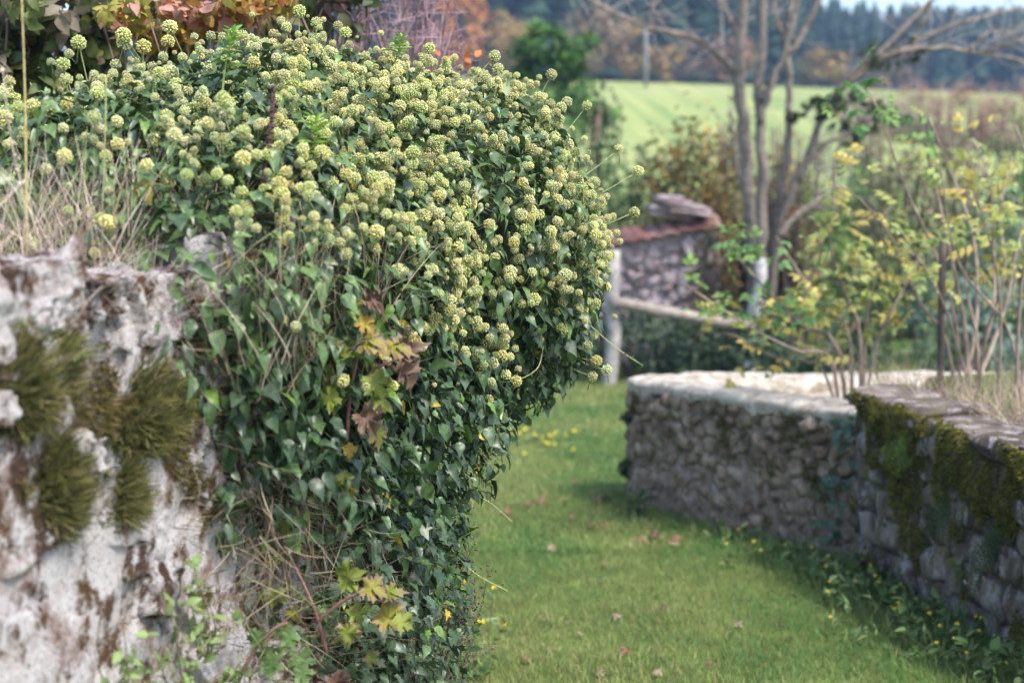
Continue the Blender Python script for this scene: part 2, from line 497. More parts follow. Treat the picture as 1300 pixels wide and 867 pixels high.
def lobed_tpl(outline, center=(0, 0.42), fold=0.12, curl=0.25, base=(1, 1, 1), rim=(1, 1, 1), petiole=0.5, ripple=0.06, crumple=0.0, seed=1):
    """outline: right-half points from base to tip, mirrored; one mid ring gives the blade its curve"""
    R = [tuple(p) for p in outline]
    Lh = [(-x, y) for x, y in R[1:-1]][::-1]
    out = R + Lh
    c = np.array(center); V = [(*c, 0)]; C = [np.array(base, float) * 1.05]
    n = len(out)
    for k, p in enumerate(out):
        p = np.array(p); V.append((*(c + (p - c) * 0.55), 0)); C.append(np.array(base, float))
    for k, p in enumerate(out):
        V.append((p[0], p[1], 0)); C.append(np.array(rim, float))
    V = np.array(V, float)
    V[:, 2] = fold * np.abs(V[:, 0]) - curl * (V[:, 1] - 0.2) ** 2 - curl * 0.7 * V[:, 0] ** 2
    V[1 + n:, 2] += ripple * np.sin(np.arange(n) * 2.0)
    V[:, 2] += crumple * fbm(V * 2.6 + seed * 3.7, seed, 2)
    F = []
    for k in range(n):
        a, b = 1 + k, 1 + (k + 1) % n
        F += [(0, a, b), (a, a + n, b + n), (a, b + n, b)]
    C = np.array(C)
    if petiole:
        k = len(V); r = 0.014; vv = []
        for (y, z) in ((0.05, -0.02), (-petiole, -petiole * 0.3)):
            for an in (0, 2.1, 4.2):
                vv.append((r * math.cos(an), y, z + r * math.sin(an)))
        V = np.vstack([V, vv]); C = np.vstack([C, np.tile([[1.2, 0.7, 0.6]], (6, 1)) * np.array(base)])
        for j in range(3):
            a, b = k + j, k + (j + 1) % 3
            F += [(a, b, b + 3), (a, b + 3, a + 3)]
    return V, np.array(F), C

IVY_LV = [0, .06, .20, .36, .56, .80, 1.0]
IVY_T = [
    leaf_tpl(IVY_LV, [0, .20, .31, .32, .25, .11, 0], 0.30, 0.28, 0.04, petiole=0.5),
    leaf_tpl(IVY_LV, [0, .14, .23, .25, .19, .09, 0], 0.45, 0.45, -0.04, petiole=0.5),
    leaf_tpl(IVY_LV, [0, .27, .42, .37, .24, .10, 0], 0.20, 0.14, 0.04, petiole=0.5),
    leaf_tpl(IVY_LV, [0, .11, .19, .21, .16, .08, 0], 0.6, 0.55, 0.04, petiole=0.5),
]
IVY_LOB = lobed_tpl([(0, 0.06), (.22, -.02), (.46, .10), (.36, .26), (.52, .48), (.26, .50), (.16, .66), (0, 1.0)], (0, .36), 0.15, 0.2, ripple=0.02)
LANCE = leaf_tpl([0, .12, .32, .58, .82, 1.0], [0, .10, .16, .14, .07, 0], 0.3, 0.3, 0.02)
OVAL = leaf_tpl([0, .10, .30, .55, .80, 1.0], [0, .18, .29, .27, .14, 0], 0.25, 0.3, 0.03)
SMALL = leaf_tpl([0, .35, 1.0], [0, .32, 0], 0.25, 0.2)
MAPLE_OUT = [(0, 0.0), (.12, .04), (.30, -.06), (.34, .04), (.50, .06), (.40, .18), (.44, .26), (.36, .32), (.55, .42), (.52, .52), (.64, .64), (.46, .62), (.36, .68), (.26, .56), (.20, .64), (.24, .78), (.12, .80), (0, 1.04)]
def blade_tpl(n=3, bend=0.35):
    V = []; F = []; C = []
    for i in range(n):
        t = i / n
        w = 0.5 * (1 - t * 0.75)
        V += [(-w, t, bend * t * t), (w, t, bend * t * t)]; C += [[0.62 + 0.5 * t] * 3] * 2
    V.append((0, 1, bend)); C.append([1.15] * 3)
    for i in range(n - 1):
        a = 2 * i; F += [(a, a + 1, a + 3), (a, a + 3, a + 2)]
    F.append((2 * n - 2, 2 * n - 1, 2 * n))
    return np.array(V, float), np.array(F), np.array(C, float)
BLADE = blade_tpl(2, 0.3)
BLADE3 = blade_tpl(4, 0.55)

def ico(sub=0):
    p = (1 + 5 ** .5) / 2
    V = np.array([(-1, p, 0), (1, p, 0), (-1, -p, 0), (1, -p, 0), (0, -1, p), (0, 1, p), (0, -1, -p), (0, 1, -p), (p, 0, -1), (p, 0, 1), (-p, 0, -1), (-p, 0, 1)], float)
    F = [(0, 11, 5), (0, 5, 1), (0, 1, 7), (0, 7, 10), (0, 10, 11), (1, 5, 9), (5, 11, 4), (11, 10, 2), (10, 7, 6), (7, 1, 8), (3, 9, 4), (3, 4, 2), (3, 2, 6), (3, 6, 8), (3, 8, 9), (4, 9, 5), (2, 4, 11), (6, 2, 10), (8, 6, 7), (9, 8, 1)]
    V = norm(V)
    for _ in range(sub):
        cache = {}; V = list(V); G = []
        def mid(a, b):
            k = (min(a, b), max(a, b))
            if k not in cache:
                cache[k] = len(V); V.append(norm((V[a] + V[b]) / 2))
            return cache[k]
        for a, b, c in F:
            x, y, z = mid(a, b), mid(b, c), mid(c, a)
            G += [(a, x, z), (b, y, x), (c, z, y), (x, y, z)]
        F = G; V = np.array(V)
    return np.array(V), np.array(F)
ICO0 = ico(0); ICO1 = ico(1); ICO2 = ico(2); ICO3 = ico(3)
OCT = (np.array([(1, 0, 0), (-1, 0, 0), (0, 1, 0), (0, -1, 0), (0, 0, 1), (0, 0, -1)], float),
       np.array([(0, 2, 4), (2, 1, 4), (1, 3, 4), (3, 0, 4), (2, 0, 5), (1, 2, 5), (3, 1, 5), (0, 3, 5)]))

def umbel_tpl(nb, ball, seed, br, green):
    """ivy flower ball: buds on rays round a hub, with its stalk along -Z; radius 1"""
    r = np.random.default_rng(seed)
    mb = MB()
    bv, bf = ball
    k = np.arange(nb) + 0.5
    ph = np.arccos(1 - 1.72 * k / nb); th = np.pi * (1 + 5 ** .5) * k
    P = np.stack([np.cos(th) * np.sin(ph), np.sin(th) * np.sin(ph), np.cos(ph)], -1)
    P = norm(P + r.normal(0, .07, P.shape)) * r.uniform(.86, 1.06, (nb, 1))
    for p in P:
        yel = np.array([0.86, 0.79, 0.34]); gr = np.array([0.63, 0.68, 0.33])
        w = np.clip(r.normal(green, .3), 0, 1)
        c = (yel * (1 - w) + gr * w) * r.uniform(.8, 1.15)
        d = norm(p)
        s = br * r.uniform(.8, 1.15)
        v = bv * s
        v = v + d[None] * (np.sum(v * d[None], 1, keepdims=True) * 0.35)
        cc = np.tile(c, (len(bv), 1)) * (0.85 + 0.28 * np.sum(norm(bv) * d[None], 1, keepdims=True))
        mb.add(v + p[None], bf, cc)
    hv, hf = ICO1
    mb.add(hv * 0.70, hf, (0.36, 0.37, 0.15))
    tube(mb, [(0, 0, -.3), (.1, .05, -1.4), (0, .25, -3.0)], [.085, .08, .10], (0.33, 0.37, 0.16), 5)
    return np.concatenate(mb.v), np.concatenate(mb.f), np.concatenate(mb.c)
UMB_HI = [umbel_tpl(84, ICO0, 5 + i, (.150, .145, .14, .115, .155)[i], (.25, .45, .6, .9, .1)[i]) for i in range(5)]
UMB_LO = [umbel_tpl(60, OCT, 15 + i, (.19, .185, .17)[i], (.3, .5, .8)[i]) for i in range(3)]

# ------------------------------------------------------------------ stone helper
def stone_tpl(n, seed, squash=0.45, rough=0.12, detail=0.0):
    """irregular rounded block, extents about +-0.5"""
    r = np.random.default_rng(seed)
    mb_v = []; F = []
    lin = np.linspace(-1, 1, n + 1)
    idx = {}; V = []
    def vid(p):
        k = tuple(np.round(p, 5))
        if k not in idx:
            idx[k] = len(V); V.append(p)
        return idx[k]
    for ax in range(3):
        for sg in (-1, 1):
            for i in range(n):
                for j in range(n):
                    q = []
                    for (a, b) in ((i, j), (i + 1, j), (i + 1, j + 1), (i, j + 1)):
                        p = [0, 0, 0]; p[ax] = sg; p[(ax + 1) % 3] = lin[a]; p[(ax + 2) % 3] = lin[b]
                        q.append(vid(tuple(p)))
                    if sg < 0: q = q[::-1]
                    F += [(q[0], q[1], q[2]), (q[0], q[2], q[3])]
    V = np.array(V, float)
    sp = norm(V) * 1.15
    V = V * (1 - squash) + sp * squash
    V = V + rough * 2 * np.stack([fbm(V * 0.9 + 31 * seed, seed + k, 2) for k in range(3)], -1)
    if detail:
        V = V + norm(V) * detail * fbm(V * np.array([3.6, 3.6, 3.0]) + seed * 5, seed + 9, 5, gain=.6)[:, None]
    return V * 0.5, np.array(F), np.ones((len(V), 3))

def tpl_mesh(tpl, name, mat, smooth=True):
    me = MB().add(*tpl).mesh(name, smooth); me.materials.append(mat); return me

# ================================================================== WALLS
def wall_core(fr, s_arr, prof, nrm, disp, name, mat, parent, topwave=None):
    """sweeps a displaced profile (o,z) along s; nrm gives (do,dz) per profile point"""
    S, K = np.meshgrid(s_arr, np.arange(len(prof)), indexing='ij')
    o = prof[:, 0][K]; z = prof[:, 1][K]
    P = fr(S, o, z).reshape(-1, 3)
    d = disp(P)
    o2 = (o.ravel() + nrm[:, 0][K].ravel() * d); z2 = (z.ravel() + nrm[:, 1][K].ravel() * d)
    if topwave is not None:
        z2 = z2 + topwave(S.ravel()) * sstep(prof[:, 1].max() - 0.5, prof[:, 1].max(), z2)
    V = fr(S.ravel(), o2, z2)
    mb = MB(); mb.add(V, grid_faces(len(s_arr), len(prof)), (1, 1, 1))
    return mb.obj(name, mat, parent)

def profile(face_z, top_n, thick, zb):
    n1 = len(face_z)
    pr = [(0, z) for z in face_z]; nm = [(1, 0)] * n1
    zt = face_z[-1]
    nm[-1] = (.7, .7)
    for k in range(1, top_n + 1):
        pr.append((-thick * k / top_n, zt)); nm.append((0, 1))
    pr.append((-thick, zb)); nm.append((0, 0))
    return np.array(pr, float), np.array(nm, float)

# ---- left wall: pale flaky limestone
LTOP = 1.37
lwall = thing('stone_wall', LW(0, -0.3, 0), 'tall pale pinkish limestone wall with mossy tufts below the flowering ivy', 'stone wall')
s_arr = np.concatenate([np.arange(-3.6, -1.0, 0.06), np.arange(-1.0, 0.5, 0.008), np.arange(0.5, 1.12, 0.05)])
fz = np.concatenate([np.arange(-0.3, 0.5, 0.06), np.arange(0.5, LTOP, 0.008)])
pr, nm = profile(fz, 14, 0.62, -0.3)
def ldisp(P):
    a = fbm(P * np.array([10, 10, 8]), 21, 5, gain=0.6)
    b = np.abs(fbm(P * np.array([18, 18, 11]), 41, 3))
    c = np.abs(fbm(P * np.array([50, 50, 34]), 47, 2))
    return 0.055 * a - 0.040 * sstep(0.16, 0.0, b) - 0.008 * sstep(0.2, 0, c)
wall_core(LW, s_arr, pr, nm, ldisp, 'mortar_core', M_LEFT, lwall, lambda s: 0.03 * np.sin(s * 7) + 0.02 * np.sin(s * 17 + 1))
ST_BIG = [tpl_mesh(stone_tpl(16, 50 + i, 0.10, 0.17, 0.17), 'stone', M_LEFT) for i in range(8)]
def R_cols(x, y, z):
    return np.stack([x, y, z], -1)
ZUP = np.array([0, 0, 1.0])
def face_R(t3, n3, ang):
    X2 = t3 * math.cos(ang) + ZUP * math.sin(ang); U2 = ZUP * math.cos(ang) - t3 * math.sin(ang)
    R = R_cols(X2, n3, U2)
    return R if np.linalg.det(R) > 0 else R_cols(-X2, n3, U2)
# rubble of all sizes sunk into the flaky core: largest first, no two on the same spot
spots = []
for k in range(2600):
    rad = 0.13 * (1 - k / 2600) ** 1.2 + 0.022
    s_, z_ = rng.uniform(-1.25, 0.85), rng.uniform(0.35, LTOP - 0.03)
    if all((s_ - a) ** 2 + ((z_ - b) * 1.15) ** 2 > (0.80 * (rad + c)) ** 2 for a, b, c in spots):
        spots.append((s_, z_, rad))
for (s_, z_, rad) in spots[:260]:
    w = rad * 2 * rng.uniform(.9, 1.2); h = rad * 2 * rng.uniform(.75, 1.25)
    place('stone', ST_BIG[rng.integers(8)], lwall, LW(s_, -0.026 - rad * .10 + rng.normal(0, .012), z_), face_R(TL3, NL3, rng.normal(0, .5)), np.array([w * .9, 0.13, h]))
# coping blocks on the top edge, with the gaps the photograph shows
ST_CAP = [tpl_mesh(stone_tpl(34, 250 + i, 0.05, 0.11, 0.20), 'stone', M_LEFT) for i in range(5)]
for k, (x0, x1, y0, y1, D) in enumerate([(-150, -60, 330, 470, 2.25), (-58, 78, 334, 462, 2.38), (82, 120, 352, 400, 2.55), (124, 176, 348, 440, 2.66), (172, 214, 344, 425, 2.74)]):
    a = at(x0, y0, D); b = at(x1, y1, D)
    w = (b[0] - a[0]) / abs(TL3[0]) * .42; h = a[2] - b[2]
    c = (a + b) / 2; ss, oo = LW_inv(c[0], c[1])
    place('stone', ST_CAP[k], lwall, LW(ss, -0.055, c[2]), R_cols(-TL3, NL3, np.array([0, 0, 1.0])), np.array([max(w, .09), 0.20, h]))

# ---- right walled enclosure with the lime cap
def enc_top(Y):
    return -0.055 * Y + 0.735
encl = thing('stone_wall', (1.1, 7.9, -0.45), 'low rubble wall with rounded corner and white lime cap beside the grass path', 'stone wall')
OUT = spline(np.c_[ENC, np.zeros(len(ENC))], 220)[:, :2]
tt = norm(np.gradient(OUT, axis=0)); ON = np.stack([-tt[:, 1], tt[:, 0]], -1)
def enc_pt(i, off):
    return OUT[i] + ON[i] * off
nv = 46
V = []
for i in range(len(OUT)):
    zt = enc_top(OUT[i, 1]); zb = zt - 0.80
    zz = np.linspace(zb, zt - 0.02, nv)
    V.append(np.c_[np.tile(OUT[i], (nv, 1)), zz])
V = np.concatenate(V); NN = np.repeat(ON, nv, 0)
d = 0.026 * fbm(V * 16, 5, 4, gain=.6) + 0.02 * np.linspace(1, -0.5, nv)[np.tile(np.arange(nv), len(OUT))] - 0.012
V[:, :2] += NN * d[:, None]
MB().add(V, grid_faces(len(OUT), nv), (1, 1, 1)).obj('mortar_core', M_MORT, encl)
prof = [(0.000, -0.040), (0.012, -0.02), (0.010, 0.004), (-0.03, 0.020), (-.10, .022), (-.17, .022), (-.25, .02), (-.31, .005), (-.34, -.04), (-.345, -.10)]
V = []
for i in range(len(OUT)):
    for (o, dz) in prof:
        p = enc_pt(i, o); V.append((p[0], p[1], enc_top(OUT[i, 1]) + dz))
V = np.array(V); nz = fbm(V * 7, 8, 5, gain=.6) * 0.030
V[:, 2] += nz; V[:, :2] += np.repeat(ON, len(prof), 0) * (fbm(V * 7, 12, 3) * 0.018)[:, None]
V[::len(prof), 2] -= 0.09 * np.abs(fbm(V[::len(prof)] * 8, 77, 4))
MB().add(V, grid_faces(len(OUT), len(prof)), (1, 1, 1)).obj('lime_cap', M_LIME, encl)
gx, gy = np.meshgrid(np.linspace(0, 1, 40), np.linspace(6.8, 8.72, 36), indexing='ij')
fx = np.interp(gy, ENC[:5, 1], ENC[:5, 0]) + 0.12
V = np.stack([fx + (3.3 - fx) * gx, gy, enc_top(gy) - 0.075], -1).reshape(-1, 3)
V[:, 2] += fbm(V * 4, 31, 4) * 0.025
MB().add(V, grid_faces(40, 36), (1, 1, 1)).obj('lime_fill', M_LIME, encl)
ST_SM = [tpl_mesh(stone_tpl(3, 80 + i, 0.35, 0.16), 'stone', M_RUB, True) for i in range(8)]
cum = np.concatenate([[0], np.cumsum(np.linalg.norm(np.diff(OUT, axis=0), axis=1))])
def enc_at(u):
    p = np.array([np.interp(u, cum, OUT[:, 0]), np.interp(u, cum, OUT[:, 1])])
    n = norm(np.array([np.interp(u, cum, ON[:, 0]), np.interp(u, cum, ON[:, 1])]))
    return p, n
ZUP = np.array([0, 0, 1.0])
cnt = 0
v = 0.0
while v < 0.69:
    h = rng.uniform(0.052, 0.080)
    u = rng.uniform(0, .06)
    while u < 2.62 and cnt < 300:
        w = rng.uniform(0.06, 0.135)
        p, n = enc_at(u + w / 2)
        zt = enc_top(p[1]) - 0.045
        n3 = np.array([n[0], n[1], 0]); t3 = np.array([n[1], -n[0], 0])
        if rng.random() < 0.95:
            lean = 0.02 * (v / .69) - 0.012
            ang = rng.normal(0, .45)
            X2 = t3 * math.cos(ang) + ZUP * math.sin(ang); U2 = ZUP * math.cos(ang) - t3 * math.sin(ang)
            R = R_cols(X2, n3, U2)
            if np.linalg.det(R) < 0: R = R_cols(-X2, n3, U2)
            c = np.array([*(p + n * (-0.049 - lean + rng.normal(0, .009))), zt - v - h / 2 + rng.normal(0, .016)])
            place('stone', ST_SM[rng.integers(8)], encl, c, R, np.array([w * rng.uniform(.75, 1.0), rng.uniform(.09, .11), h * rng.uniform(.75, 1.35)])); cnt += 1
        u += w
    v += h

# ---- right near wall, taller, mossy and dark
rwall = thing('stone_wall', RW(1.2, 0.2, -0.35), 'dark stone wall with thick green moss and fern at the right of the path', 'stone wall')
RTOP = 0.50
s_arr = np.arange(0.0, 3.6, 0.02)
fz = np.arange(-0.55, RTOP, 0.02)
pr, nm = profile(fz, 12, 0.5, -0.5)
pr[:, 0] *= -1; nm[:, 0] *= -1
def RWn(s, q, z): return RW(s, -np.asarray(q), z) if False else RW(s, q, z)
def rdisp(P):
    return 0.035 * fbm(P * np.array([7, 7, 5]), 61, 5, gain=.55) - 0.02 * sstep(.1, 0, np.abs(fbm(P * np.array([14, 14, 8]), 63, 3)))
wall_core(RWn, s_arr, pr, nm, rdisp, 'mortar_core', M_DARKST, rwall)
# far end face of the block
yy, zz = np.meshgrid(np.linspace(0, .5, 20), np.linspace(-.55, RTOP, 30), indexing='ij')
V = RW(0 * yy.ravel(), yy.ravel(), zz.ravel()); dd = 0.03 * fbm(V * 7, 66, 4) - .005
V[:, :2] -= TR[None] * (dd[:, None] + .012)
MB().add(V, grid_faces(20, 30), (1, 1, 1)).obj('end_face', M_DARKST, rwall)
ST_MD = [tpl_mesh(stone_tpl(6, 120 + i, 0.3, 0.16, 0.10), 'stone', M_DARKST, True) for i in range(8)]
TR3 = np.array([TR[0], TR[1], 0]); NR3 = np.array([NR[0], NR[1], 0])
z = -0.42
while z < RTOP - 0.03:
    h = rng.uniform(0.075, 0.14)
    if z + h > RTOP - 0.05: h = RTOP - z
    s = rng.uniform(-.02, .06)
    while s < 3.0:
        w = rng.uniform(0.10, 0.22)
        ang = rng.normal(0, .14)
        X2 = TR3 * math.cos(ang) + ZUP * math.sin(ang); U2 = ZUP * math.cos(ang) - TR3 * math.sin(ang)
        R = R_cols(X2, -NR3, U2)
        if np.linalg.det(R) < 0: R = R_cols(-X2, -NR3, U2)
        place('stone', ST_MD[rng.integers(8)], rwall, RW(s + w / 2, 0.045 + rng.normal(0, .012), z + h / 2 + rng.normal(0, .008)), R, np.array([w * .97, .14, h]))
        s += w
    z += h
# flat coping slabs
s = -0.04
while s < 3.0:
    w = rng.uniform(.14, .34)
    R = R_cols(TR3, -NR3, ZUP)
    if np.linalg.det(R) < 0: R = R_cols(-TR3, -NR3, ZUP)
    place('coping_slab', ST_MD[rng.integers(8)], rwall, RW(s + w / 2, 0.13 + rng.normal(0, .02), RTOP - .015 + rng.normal(0, .014)), R, np.array([w * .96, rng.uniform(.26, .38), rng.uniform(.07, .12)]))
    s += w

# ================================================================== IVY
ELL = [  # s, o, z centre ; radii along s, o, z
    (0.36, -0.44, 1.38, 0.55, 0.38, 0.31),
    (0.90, -0.32, 1.45, 0.76, 0.46, 0.36),
    (0.49, -0.05, 1.30, 0.71, 0.24, 0.32),
    (1.28, -0.08, 1.37, 0.53, 0.38, 0.37),
    (1.53, -0.01, 1.22, 0.37, 0.26, 0.35),
    (0.46, 0.00, 1.11, 0.58, 0.17, 0.35),
    (0.80, 0.01, 1.00, 0.40, 0.19, 0.40),
    (0.62, 0.00, 0.45, 0.40, 0.14, 0.50),
]
EC = np.array([LW(e[0], e[1], e[2]) for e in ELL]); ER = np.array([e[3:] for e in ELL])
EM = np.stack([TL3, NL3, ZUP], 0)
def ell_local(P, k):
    return ((P - EC[k]) @ EM.T) / ER[k]
def ivy_inside(P, skip=None, m=0.0):
    r = np.zeros(len(P), bool)
    for k in range(len(ELL)):
        if k == skip: continue
        q = ell_local(P, k)
        r |= np.linalg.norm(q, axis=1) < (1 - m / ER[k].min())
    return r
def ivy_surface(N):
    """points on the outside of the union, with outward normals"""
    PP = []; NN_ = []
    ar = np.array([(r[0] * r[1]) ** 1.6 + (r[0] * r[2]) ** 1.6 + (r[1] * r[2]) ** 1.6 for r in ER]) ** (1 / 1.6)
    cnts = np.maximum((N * 1.7 * ar / ar.sum()).astype(int), 50)
    for k in range(len(ELL)):
        u = randdir(cnts[k] * 3)
        wgt = np.linalg.norm(u / ER[k], axis=1); wgt /= wgt.max()
        u = u[rng.random(len(u)) < wgt][:cnts[k]]
        lum = 1 + 0.13 * fbm(u * ER[k] * 6 + EC[k] * 3, 90 + k, 2)
        P = EC[k] + (u * ER[k] * lum[:, None]) @ EM
        n = norm((u / ER[k]) @ EM)
        keep = ~ivy_inside(P, k, 0.03)
        so, oo = LW_inv(P[:, 0], P[:, 1])
        keep &= ~((oo < -0.03) & (oo > -0.6) & (P[:, 2] < 1.30) & (so < 1.1))
        PP.append(P[keep]); NN_.append(n[keep])
    P = np.concatenate(PP); n = np.concatenate(NN_)
    i = rng.permutation(len(P))
    return P[i], n[i]
ivy = thing('ivy_shrub', LW(0.9, -0.2, 1.3), 'large flowering ivy with pale yellow flower balls draped over the limestone wall', 'ivy')
# added near-black core: the shade between the leaves put into its colour
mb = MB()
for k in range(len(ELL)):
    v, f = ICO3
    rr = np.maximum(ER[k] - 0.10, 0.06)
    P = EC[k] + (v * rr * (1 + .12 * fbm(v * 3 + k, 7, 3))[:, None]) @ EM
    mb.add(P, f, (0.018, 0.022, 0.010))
mb.obj('shade_core', M_STEM, ivy, kind='stuff')
NLV = 24000
P, n = ivy_surface(NLV)
dep = -rng.random(len(P)) ** 1.2 * 0.17 + 0.085
P = P + n * dep[:, None]
px, py, fd = project(P)
# lower, juvenile part is lobed, upper adult part ovate
hz = P[:, 2]
tipd = np.array([0, 0, -1.0]) * 0.9 + n * 0.55 + rng.normal(0, .45, P.shape)
nn = n * 0.7 + np.array([0, 0, 0.75]) + rng.normal(0, .50, P.shape)
Rm = frames(nn, tipd)
size = rng.uniform(0.024, 0.060, len(P)) * np.where(hz < 0.8, 0.85, 1.0)
size *= np.where((py < 330), 0.92, 1.0)
g0 = np.array([0.028, 0.056, 0.024]); g1 = np.array([0.058, 0.106, 0.032]); g2 = np.array([0.046, 0.078, 0.040])
w = rng.random((len(P), 1))
tint = g0 * (1 - w) + g1 * w
bl = rng.random((len(P), 1)) < 0.35
tint = np.where(bl, g2, tint) * rng.uniform(.75, 1.25, (len(P), 1))
hi_ = sstep(1.0, 1.45, hz)[:, None] * (rng.random((len(P), 1)) < .65)  # upper leaves lighter: sunlit tone put into their colour
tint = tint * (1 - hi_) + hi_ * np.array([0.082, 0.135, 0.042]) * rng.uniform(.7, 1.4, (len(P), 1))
young = (rng.random(len(P)) < 0.035)
tint[young] = np.array([0.11, 0.19, 0.035])
yel = (rng.random(len(P)) < 0.006)
tint[yel] = np.array([0.40, 0.30, 0.04])
typ = rng.choice(4, len(P), p=[.30, .32, .12, .26])
typ[(hz < 0.72) & (rng.random(len(P)) < 0.4)] = 4
TP = IVY_T + [IVY_LOB]
viewd = norm(np.array([0, 0, EYE]) - P)
score = size / fd * np.clip(np.sum(n * viewd, 1), 0, 1) * np.clip(np.abs(np.sum(norm(nn) * viewd, 1)), .15, 1)
score[(dep < -0.005) | (px < 0) | (px > 1300) | (py < 0) | (py > 867)] = 0
top = np.argsort(-score)[:300]
ist = np.zeros(len(P), bool); ist[top] = True
mb = MB()
for k in range(5):
    sel = (typ == k) & ~ist
    mb.inst(TP[k], P[sel], Rm[sel], size[sel], tint[sel])
mb.obj('leaves', M_IVY, ivy, kind='stuff')
LEAFM = {}
for i in top:
    w_ = tuple(np.round(tint[i] / 0.012).astype(int)); k = (int(typ[i]), w_)
    if k not in LEAFM:
        tv, tf, tc = TP[typ[i]]
        LEAFM[k] = tpl_mesh((tv, tf, tc * tint[i]), 'leaf', M_IVY)
    place('leaf', LEAFM[k], ivy, P[i], Rm[i], size[i])

# flower balls in small clusters where the light falls
P, n = ivy_surface(6800)
px, py, fd = project(P)
viewd = norm(np.array([0, 0, EYE]) - P)
fac = np.sum(n * viewd, 1)
den = sstep(540, 330, py - 0.10 * (px - 450)) * sstep(-0.35, 0.25, n[:, 2] + 0.35 * (fac > 0))
den *= 0.35 + 0.65 * sstep(150, 480, px)
den *= np.where(py > 330 + .0 * px, sstep(400, 620, px) * .8 + .16, 1.0)
den *= 0.40 + 1.0 * sstep(-.3, .35, fbm(P * 5.5, 300, 2))
keep = rng.random(len(P)) < den * 1.0
P = P[keep]; n = n[keep]
C = []; Dn = []; Sz = []
for p, q in zip(P, n):
    ax = norm(q * 0.6 + np.array([0, 0, .8]) + rng.normal(0, .25, 3))
    m = rng.choice([1, 2, 3, 4], p=[.52, .28, .14, .06])
    for j in range(m):
        off = rng.normal(0, .030, 3) if j else np.zeros(3)
        C.append(p + q * rng.uniform(.03, .115) + ax * .01 + off); Dn.append(norm(ax + rng.normal(0, .3, 3) * (j > 0)))
        Sz.append(rng.uniform(.0084, .0156) * (1 if j == 0 else rng.uniform(.6, 1)) * (rng.uniform(.35, .6) if rng.random() < .18 else 1))
C = np.array(C); Dn = np.array(Dn); Sz = np.array(Sz)
# a few that stand clear of the outline, as in the photograph
NX = 30
for (x, y, D) in [(628, 72, 3.95), (632, 88, 3.95), (805, 270, 4.35), (810, 218, 4.4), (785, 190, 4.4), (770, 470, 4.3), (757, 458, 4.3), (752, 478, 4.3), (157, 45, 3.4), (158, 55, 3.42), (216, 35, 3.5), (182, 60, 3.4), (100, 55, 3.3), (80, 82, 3.25), (42, 135, 3.1), (5, 150, 3.0), (28, 170, 3.0), (380, 15, 3.9), (364, 35, 3.9), (402, 30, 3.9), (636, 572, 4.1), (616, 580, 4.1), (594, 640, 4.0), (745, 135, 4.3), (720, 130, 4.2), (378, 508, 3.05), (262, 433, 2.95), (700, 95, 4.2), (545, 62, 4.0), (540, 75, 4.0)]:
    C = np.vstack([C, at(x, y, D)]); Dn = np.vstack([Dn, norm(np.array([.2, -.3, .9]) + rng.normal(0, .15, 3))]); Sz = np.append(Sz, rng.uniform(.014, .0165))
px, py, fd = project(C)
vis = (px > 0) & (px < 1300) & (py > 0) & (py < 867)
_, so = None, None
hid = ivy_inside(C, None, 0.02)
sc_ = Sz / fd * vis * ~hid
sc_ *= np.where(np.sum(Dn * norm(np.array([0, 0, EYE]) - C), 1) > -.3, 1, .3)
top = np.argsort(-sc_)[:300]
ist = np.zeros(len(C), bool); ist[top] = True
RU = frames(Dn, randdir(len(C)))
mb = MB(); pale = rng.random(len(C))
ut = rng.integers(0, 3, len(C))
greyish = np.where((px < 330)[:, None], np.array([0.98, 1.0, 1.12]), np.array([1.0, 1.0, 1.0]))
for k in range(3):
    sel = (ut == k) & ~ist
    mb.inst(UMB_LO[k], C[sel], RU[sel], Sz[sel], greyish[sel] * rng.uniform(.78, 1.15, (sel.sum(), 1)) * rng.uniform(.9, 1.05, (sel.sum(), 3)))
mb.obj('flower_heads', M_UMBEL, ivy, kind='stuff')
UM = []
for k in range(5):
    for t in ((1, 1, 1), (.86, .94, .82), (1.08, 1.03, .95), (1.0, 1.02, 1.15), (.88, .82, .68), (.84, .94, .78)):
        tv, tf, tc = UMB_HI[k]
        UM.append(tpl_mesh((tv, tf, tc * np.array(t)), 'flower_head', M_UMBEL))
for i in top:
    place('flower_head', UM[rng.integers(len(UM))], ivy, C[i], RU[i], Sz[i])
# stalks that carry the balls standing clear of the outline
mb = MB()
for i in range(len(C) - NX, len(C)):
    k = int(np.argmin(np.linalg.norm((EC - C[i]) / ER, axis=1))); d = EC[k] - C[i]; t = 0.0
    while t < 1 and not ivy_inside((C[i] + d * t)[None], None, .02)[0]: t += .03
    e = C[i] + d * t + [0, 0, -.02]
    Q = spline([C[i], (C[i] + e) / 2 + [0, 0, -.02], e], 8); tube(mb, Q, [.0013, .0022], (.30, .33, .15), 5)
    m = 5; j = rng.integers(3, 8, m)
    mb.inst(IVY_T[1], Q[j], frames(rng.normal(0, .5, (m, 3)) + ZUP, randdir(m)), rng.uniform(.02, .042, m), np.array([.05, .085, .03]))
mb.obj('flower_stalks', M_STEM, ivy, kind='stuff')
